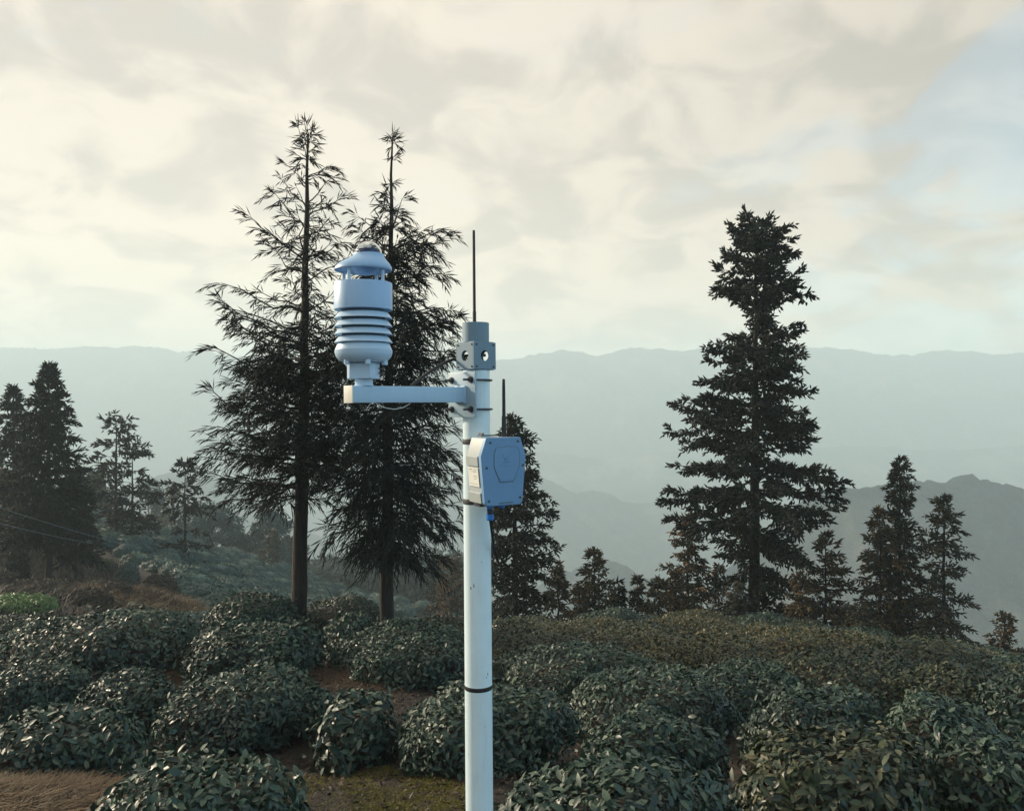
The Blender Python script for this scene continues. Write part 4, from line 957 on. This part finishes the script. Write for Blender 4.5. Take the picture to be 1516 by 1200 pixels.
# left slope
gen(81, 72, 870, 543, 36, 58, 'massive dark conifer with a pointed top and dense skirt, on the left slope', M_fir, zlo=0.20, dens=2.0, thin=1.0, shape=0.85, clump=0.08, ragged=0.12)
gen(82, 112, 872, 700, 37, 30, 'dark conifer crowded against the right flank of the massive one', M_fir, zlo=0.22, dens=1.7, thin=1.0, shape=0.6, clump=0.1, ragged=0.14)
gen(83, 20, 865, 572, 42, 30, 'dark pointed conifer just left of and behind the massive one', M_fir, zlo=0.1, dens=1.7, shape=0.8, clump=0.1, ragged=0.14)
gen(84, -14, 865, 648, 40, 28, 'rusty-tinged conifer cut by the left edge', M_mixn, shape=0.6, dens=0.9)
gen(85, 172, 815, 614, 50, 46, 'two-tiered ragged conifer standing above the hillside tea, right of the massive one', M_fir, zlo=0.05, shape=0.55, thin=0.75, dens=0.95)
gen(86, 196, 818, 655, 51, 38, 'ragged conifer leaning out right of the two-tiered one', M_fir, zlo=0.25, shape=0.6, thin=0.75, dens=0.9)
gen(87, 274, 838, 684, 50, 34, 'small conifer with a bushy head and thin bare stem amid the hillside tea', M_fir, zlo=0.1, shape=0.5, thin=0.7, gap_at=0.40, dens=0.9)
gen(88, 223, 800, 764, 60, 22, 'little cone-shaped fir low between the two ragged hillside conifers', M_fir, f=0.7)
gen(89, 403, 860, 784, 72, 17, 'slender brownish conifer in front of the round-crowned hazy tree', M_mixn, f=0.7, zlo=0.3)
gen(90, 668, 922, 828, 48, 26, 'rounded golden-brown bushy conifer immediately left of the pole, far down the slope', M_rust_sunlit, shape=0.25, zlo=0.12, f=0.8, dens=1.2)
gen(91, 645, 918, 836, 62, 18, 'hazy bluish conifer peeking out left of the golden-brown rounded one', M_fir, shape=0.4, f=0.8, zlo=0.15)

# broadleaf trees with cloud-like crowns on the hazy slope
def broadleaf(seed, px, base_py, top_py, d, hw, label, mat, leafsz=0.30, n=5200, group='broad-crowned trees on the hazy slope', name='broadleaf_tree', bare=False):
    rg = np.random.default_rng(seed); u = d / F; b0 = P(px, base_py, d); b0.z = g1(b0.x, d); H = -(top_py - 600) * u - b0.z
    o = thing(name, label, 'tree', b0, group); fol = Bulk(); limb = Bulk(); Wd = hw * u
    V, Fc = tube_arr([(0, 0, -0.3), (0.1, 0, H * .35), (-0.05, 0.1, H * .7)], [0.03 * H * .6, 0.022 * H * .6, 0.008 * H], 8); limb.add(V, Fc)
    tr = link('trunk', limb.mesh('trunk', [M_bark]), o)
    lb = Bulk(); k = 34
    cs = []
    for i_ in range(k):
        a = rg.uniform(0, 6.283); q = rg.uniform(0.25, 1.0); rr = Wd * (1 - max(0, q - 0.45) ** 1.6 * 1.9) * rg.uniform(0.35, 1.0)
        c = np.array([rr * math.cos(a), rr * math.sin(a), H * q * 0.97]); cs.append(c)
        V, Fc = tube_arr([(0, 0, H * max(0.12, q * 0.6 - 0.1)), (c[0] * .5, c[1] * .5, c[2] * .82), tuple(c)], [0.07, 0.05, 0.02], 4); lb.add(V, Fc)
    tag(link('branches', lb.mesh('branches', [M_bark]), tr), kind='stuff')
    cs = np.array(cs); m = n if not bare else n // 5
    ci = rg.integers(0, k, m); off = norm(rg.normal(size=(m, 3))) * (rg.random((m, 1)) ** 0.5) * np.array([Wd * .34, Wd * .34, H * 0.085])
    pos = cs[ci] + off; N = norm(off + np.array([0, 0, 0.4]) * np.linalg.norm(off, axis=1, keepdims=True))
    D, B, Nn, Ls = leaf_frames(m, rg, pos, N, leafsz)
    leaves_mesh(pos, D, B, Nn, Ls * 1.2, fol, (rg.random(k)[ci] * 0.6 + rg.random(m) * 0.4) % 1.0, True)
    link('crown', fol.mesh('crown', [mat]), o); return o
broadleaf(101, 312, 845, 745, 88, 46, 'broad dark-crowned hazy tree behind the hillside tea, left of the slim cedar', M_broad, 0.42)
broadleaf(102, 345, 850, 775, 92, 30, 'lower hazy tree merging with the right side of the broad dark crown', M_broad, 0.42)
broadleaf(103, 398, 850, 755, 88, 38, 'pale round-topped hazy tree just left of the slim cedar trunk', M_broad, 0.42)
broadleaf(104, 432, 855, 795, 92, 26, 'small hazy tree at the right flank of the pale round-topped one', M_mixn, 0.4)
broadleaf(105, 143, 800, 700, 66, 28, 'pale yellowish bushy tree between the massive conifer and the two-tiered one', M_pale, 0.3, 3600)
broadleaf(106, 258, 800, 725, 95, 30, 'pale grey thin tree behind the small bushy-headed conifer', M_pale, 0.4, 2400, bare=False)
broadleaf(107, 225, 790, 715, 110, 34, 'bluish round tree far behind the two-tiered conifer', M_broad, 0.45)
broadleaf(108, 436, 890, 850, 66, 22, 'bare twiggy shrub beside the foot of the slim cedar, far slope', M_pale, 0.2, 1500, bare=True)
broadleaf(109, 342, 848, 812, 78, 22, 'rust-tinged shrub below the broad dark-crowned tree', M_rust_sunlit, 0.3, 2200)
broadleaf(110, -10, 800, 690, 60, 40, 'brown-leaved tree at the left edge behind the dark conifers', M_rust_sunlit, 0.3, 3000)

# dim wood at the bottom of the valley: stems one can count
fpro = []
for k in range(3):
    fpro.append(conifer(300 + k, 12.0, [(0, .3, .3), (.35, 1.2, 1.3), (.5, 2.2, 2.0), (.7, 1.9, 2.0), (.9, 1.0, 1.1), (1, .2, .2)], 4.2, 0.8, 4, lin([(0, -.1), (1, .6)]), 0.15, 1.2, 0.7, 6, 0.75, 0.11, 0.9, 0.3, 0.16, thin=0.85))
fm = [(a.mesh('trunk', [M_bark]), b_.mesh('branches', [M_bark]), c.mesh('crown', [M_broad])) for a, b_, c in fpro]
fx = list(np.linspace(462, 712, 34)) + list(np.linspace(470, 700, 22))
for i_, px in enumerate(fx):
    px += rg.uniform(-4, 4); d = rg.uniform(93, 105) if i_ < 34 else rg.uniform(108, 122)
    x = (px - 758) / F * d; z = g1(x, d); topy = rg.uniform(816, 850) if i_ < 34 else rg.uniform(806, 825)
    H = (600 - topy) / F * d - z; k = int(rg.integers(3)); s_ = H / 12.0
    o = thing('pine_tree', 'dim thin-stemmed tree in the valley wood, ' + ('left of the second cedar' if px < 560 else 'behind the second cedar' if px < 590 else 'right of the second cedar') + (', front row' if i_ < 34 else ', back row'), 'tree', (x, d, z), 'thin-stemmed trees of the dim valley wood')
    o.scale = (0.9, 0.9, s_); o.rotation_euler.z = rg.uniform(0, 6.28)
    tr = link('trunk', fm[k][0], o); tag(link('branches', fm[k][1], tr), kind='stuff'); link('crown', fm[k][2], o)

# shrubs on the left bank
def shrub(px, py_top, d, wpx, label, mat, leaf=0.12, h=None, name='shrub', cover=2.2, flat=0.7):
    p = P(px, py_top, d); gz_ = g1(p.x, d); o = thing(name, label, cat='shrub', loc=(p.x, d, gz_), group='shrubs on the left bank')
    hh = max(0.35, p.z - gz_) if h is None else h
    bush_parts(o, wpx / 2 * d / F, wpx / 2 * d / F * 0.8, hh, leaf, mat, int(px * 31 + py_top) + 5, cover=cover, flat=flat, simple=True); return o
shrub(26, 815, 31, 34, 'dark rounded shrub left of the massive conifer trunk', M_fir)
shrub(190, 834, 38, 30, 'dark rounded clipped shrub below the two-tiered conifer', M_bluetea)
shrub(158, 828, 40, 26, 'yellow-green shrub beside the massive conifer skirt', M_pale)
shrub(235, 852, 34, 50, 'brown withered shrub on the edge of the dry grass bank', M_scrub)
shrub(120, 868, 29, 90, 'wide dark brown scrub at the foot of the massive conifer', M_scrub)
shrub(60, 868, 28, 90, 'grey-brown scrub below the massive conifer trunk, left', M_scrub)
shrub(0, 850, 29, 60, 'dull scrub at the left edge above the bright green patch', M_scrub)
shrub(130, 895, 25, 60, 'small bluish-leaved scrub beside the bright green patch', M_scrub)
shrub(172, 880, 27, 44, 'small brown scrub left of the dry grass bank', M_scrub)
shrub(25, 882, 22, 105, 'bright green leafy bush at the left edge, standing out from the dark scrub', M_bright, 0.085, name='green_bush', flat=1.1)
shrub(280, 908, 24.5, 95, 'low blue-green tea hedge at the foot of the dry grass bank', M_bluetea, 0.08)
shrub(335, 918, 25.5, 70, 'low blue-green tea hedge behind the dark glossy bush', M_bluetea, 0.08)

# ------------------------------------------------------------------ grass, straw, litter (nobody could count them)
def blades(name, n, sampler, L, wd, mat, curl=0.5, seed=1, up=0.8, patchy=0.0):
    rg = np.random.default_rng(seed); xy = sampler(rg, n)
    if patchy: xy = xy[fbm(xy[:, 0] * 2.6 + seed, xy[:, 1] * 2.6, 3) > patchy + 0.08 * rg.normal(size=len(xy))]
    n = len(xy); z = ground(xy[:, 0], xy[:, 1])
    b0 = np.column_stack([xy, z - 0.01]); a = rg.uniform(0, 6.283, n); h = np.stack([np.cos(a), np.sin(a), np.zeros(n)], -1)
    Ls = (L * rg.uniform(0.5, 1.3, n))[:, None]; k = rg.uniform(0.3, 1.2, n)[:, None] * curl; s_ = np.stack([-np.sin(a), np.cos(a), np.zeros(n)], -1) * (wd * rg.uniform(.6, 1.3, n))[:, None]
    upv = np.array([0, 0, 1.0]) * up
    p1 = b0 + (h * k * 0.35 + upv * 0.6) * Ls * 0.6; p2 = b0 + (h * k + upv * (1 - 0.55 * k)) * Ls
    V = np.stack([b0 - s_, b0 + s_, p1 + s_ * .8, p1 - s_ * .8, p2], 1).reshape(-1, 3)
    i5 = np.arange(n)[:, None, None] * 5; Fc = (i5 + np.array([[0, 1, 2], [0, 2, 3], [3, 2, 4]])[None]).reshape(-1, 3)
    bk = Bulk(); bk.add(V, Fc, np.repeat(rg.random(n), 5)); return tag(link(name, bk.mesh(name, [mat])), kind='stuff')
def pxbox(x0, x1, d0, d1, edge=0.0):
    def f(rg, n):
        d = np.sqrt(rg.uniform(d0 ** 2, d1 ** 2, n)); px = rg.uniform(x0, x1, n) + rg.normal(size=n) * edge
        return np.column_stack([(px - 758) / F * d, d])
    return f
def pxpoly(poly, dfun):
    def f(rg, n):
        out = []
        P_ = np.array(poly, float)
        while len(out) < n:
            x = rg.uniform(P_[:, 0].min(), P_[:, 0].max(), n * 2); y = rg.uniform(P_[:, 1].min(), P_[:, 1].max(), n * 2)
            ins = np.zeros(len(x), bool); j = len(P_) - 1
            for i in range(len(P_)):
                c = ((P_[i, 1] > y) != (P_[j, 1] > y)) & (x < (P_[j, 0] - P_[i, 0]) * (y - P_[i, 1]) / (P_[j, 1] - P_[i, 1] + 1e-9) + P_[i, 0]); ins ^= c; j = i
            out += list(zip(x[ins], y[ins]))
        return np.array(out[:n])
    return f
def world_poly(pts): return [((px - 758) / F * d, d) for px, d in pts]
blades('dry_grass', 9000, pxpoly(world_poly([(100, 25.5), (300, 23.5), (310, 28), (270, 31), (240, 36), (150, 36), (105, 31)]), None), 0.55, 0.012, M_straw, 1.0, 3, 0.7)
blades('scrub_grass', 9000, pxpoly(world_poly([(-60, 20), (150, 22), (260, 26), (200, 42), (120, 44), (-60, 44)]), None), 0.55, 0.016, M_scrub, 0.8, 4, 0.8)
blades('hill_grass', 6000, pxpoly(world_poly([(-60, 44), (150, 44), (440, 48), (700, 62), (700, 92), (300, 90), (-60, 75)]), None), 0.5, 0.03, M_scrub, 0.8, 6, 0.7)
blades('straw', 15000, pxpoly(world_poly([(-60, 3.3), (150, 3.3), (215, 4.2), (180, 4.8), (60, 4.95), (-60, 4.9)]), None), 0.15, 0.0042, M_straw, 1.5, 7, 0.5, 0.40)
blades('moss', 30000, pxpoly(world_poly([(385, 4.6), (690, 4.5), (690, 5.2), (560, 5.8), (400, 5.6)]), None), 0.04, 0.0035, M_moss, 0.9, 8, 0.7, 0.5)
blades('straw', 2500, pxpoly(world_poly([(210, 8.6), (290, 8.4), (285, 9.4), (220, 9.5)]), None), 0.16, 0.003, M_straw, 1.5, 9, 0.3)
blades('straw', 3500, pxpoly(world_poly([(80, 6.0), (140, 5.6), (240, 5.6), (235, 6.8), (120, 7.0)]), None), 0.15, 0.0026, M_straw, 1.5, 10, 0.3)
blades('dead_twigs', 5000, pxpoly(world_poly([(440, 8.2), (560, 7.6), (560, 11), (470, 11.5)]), None), 0.28, 0.0025, M_litter, 1.4, 12, 0.35)
blades('dead_twigs', 26000, pxbox(-60, 1580, 3.4, 12.5), 0.16, 0.0028, M_litter, 1.5, 14, 0.30)
# fallen leaves over the near ground
rg = np.random.default_rng(55); n = 60000
dq = np.sqrt(rg.uniform(2.2 ** 2, 13.5 ** 2, n)); pxq = rg.uniform(-80, 1600, n); xq = (pxq - 758) / F * dq
pos = np.column_stack([xq, dq, ground(xq, dq) + rg.uniform(0.0, 0.02, n)])
N = norm(np.array([0, 0, 1.0]) + rg.normal(size=(n, 3)) * 0.35); D, B, Nn, Ls = leaf_frames(n, rg, pos, N, 0.048, lift=(-.1, .3))
bk = Bulk(); leaves_mesh(pos, D, B, Nn, Ls, bk, rg.random(n), True); tag(link('leaf_litter', bk.mesh('leaf_litter', [M_litter])), kind='stuff')

# leafy seedling by the bottom left bushes
p = P(212, 1118, 4.55); sd = thing('seedling', 'spindly leafy weed growing beside the straw between two tea bushes', 'plant', (p.x, p.y, g1(p.x, p.y)))
rg = np.random.default_rng(66); bk = Bulk(); st = Bulk(); hh = p.z - g1(p.x, p.y) + 0.1
for k in range(7):
    tip = np.array([rg.normal() * .10, rg.normal() * .08, hh * rg.uniform(.6, 1.05)])
    V, Fc = tube_arr([(0, 0, -.05), tuple(tip * [.35, .35, .55]), tuple(tip)], [.005, .004, .002], 5); st.add(V, Fc)
    for q in np.linspace(.35, 1, 9):
        ps = (tip * [q ** 1.3, q ** 1.3, q])[None] + rg.normal(size=(1, 3)) * .012; Nq = norm(np.array([[rg.normal(), rg.normal(), 1.2]]))
        D, B, Nn, Ls = leaf_frames(1, rg, ps, Nq, 0.07); leaves_mesh(ps, D, B, Nn, Ls, bk, rg.random(1))
link('stems', st.mesh('stems', [M_twig]), sd); f_ = link('foliage', bk.mesh('foliage', [M_tea]), sd); f_['kind'] = 'stuff'
# bare sapling between the cedar trunks
p = P(478, 958, 11.2); sp = thing('bare_sapling', 'thin leafless sapling with crooked twigs between the two cedar trunks', 'sapling', (p.x, p.y, g1(p.x, p.y)))
st = Bulk(); uu = 11.2 / F; q0 = np.array([0, 0, 0.0])
for pl_ in ([(0, -10), (5, 30), (10, 62), (13, 92), (8, 104), (1, 112)], [(10, 62), (-6, 80), (-16, 92)], [(11, 75), (24, 96), (40, 103)], [(5, 35), (20, 48), (34, 60)], [(3, 20), (-12, 34), (-22, 40)]):
    V, Fc = tube_arr([(a * uu, 0.02 * i_, c * uu) for i_, (a, c) in enumerate(pl_)], np.linspace(0.012, 0.004, len(pl_)), 5); st.add(V, Fc)
link('stems', st.mesh('stems', [M_twig]), sp)

# overhead wires running down the left slope to the two-tiered conifer
for a, c, sg, lb in (((-40, 738, 20), (215, 812, 46), 0.3, 'upper thin pale wire sloping down across the massive conifer'), ((-40, 764, 20), (170, 808, 44), 0.3, 'lower thin pale wire sloping down across the massive conifer')):
    a, c = P(*a), P(*c); pts = []
    for q in np.linspace(0, 1, 14): v = a.lerp(c, q); v.z -= sg * 4 * q * (1 - q) * 0.35; pts.append(v)
    tag(MB().tube(pts, 0.0055, 5).build('power_line', M_galv), lb, 'wire')
print('spike tris', NSP[0], 'objects', len(bpy.data.objects), 'polys', sum(len(me.polygons) for me in bpy.data.meshes))
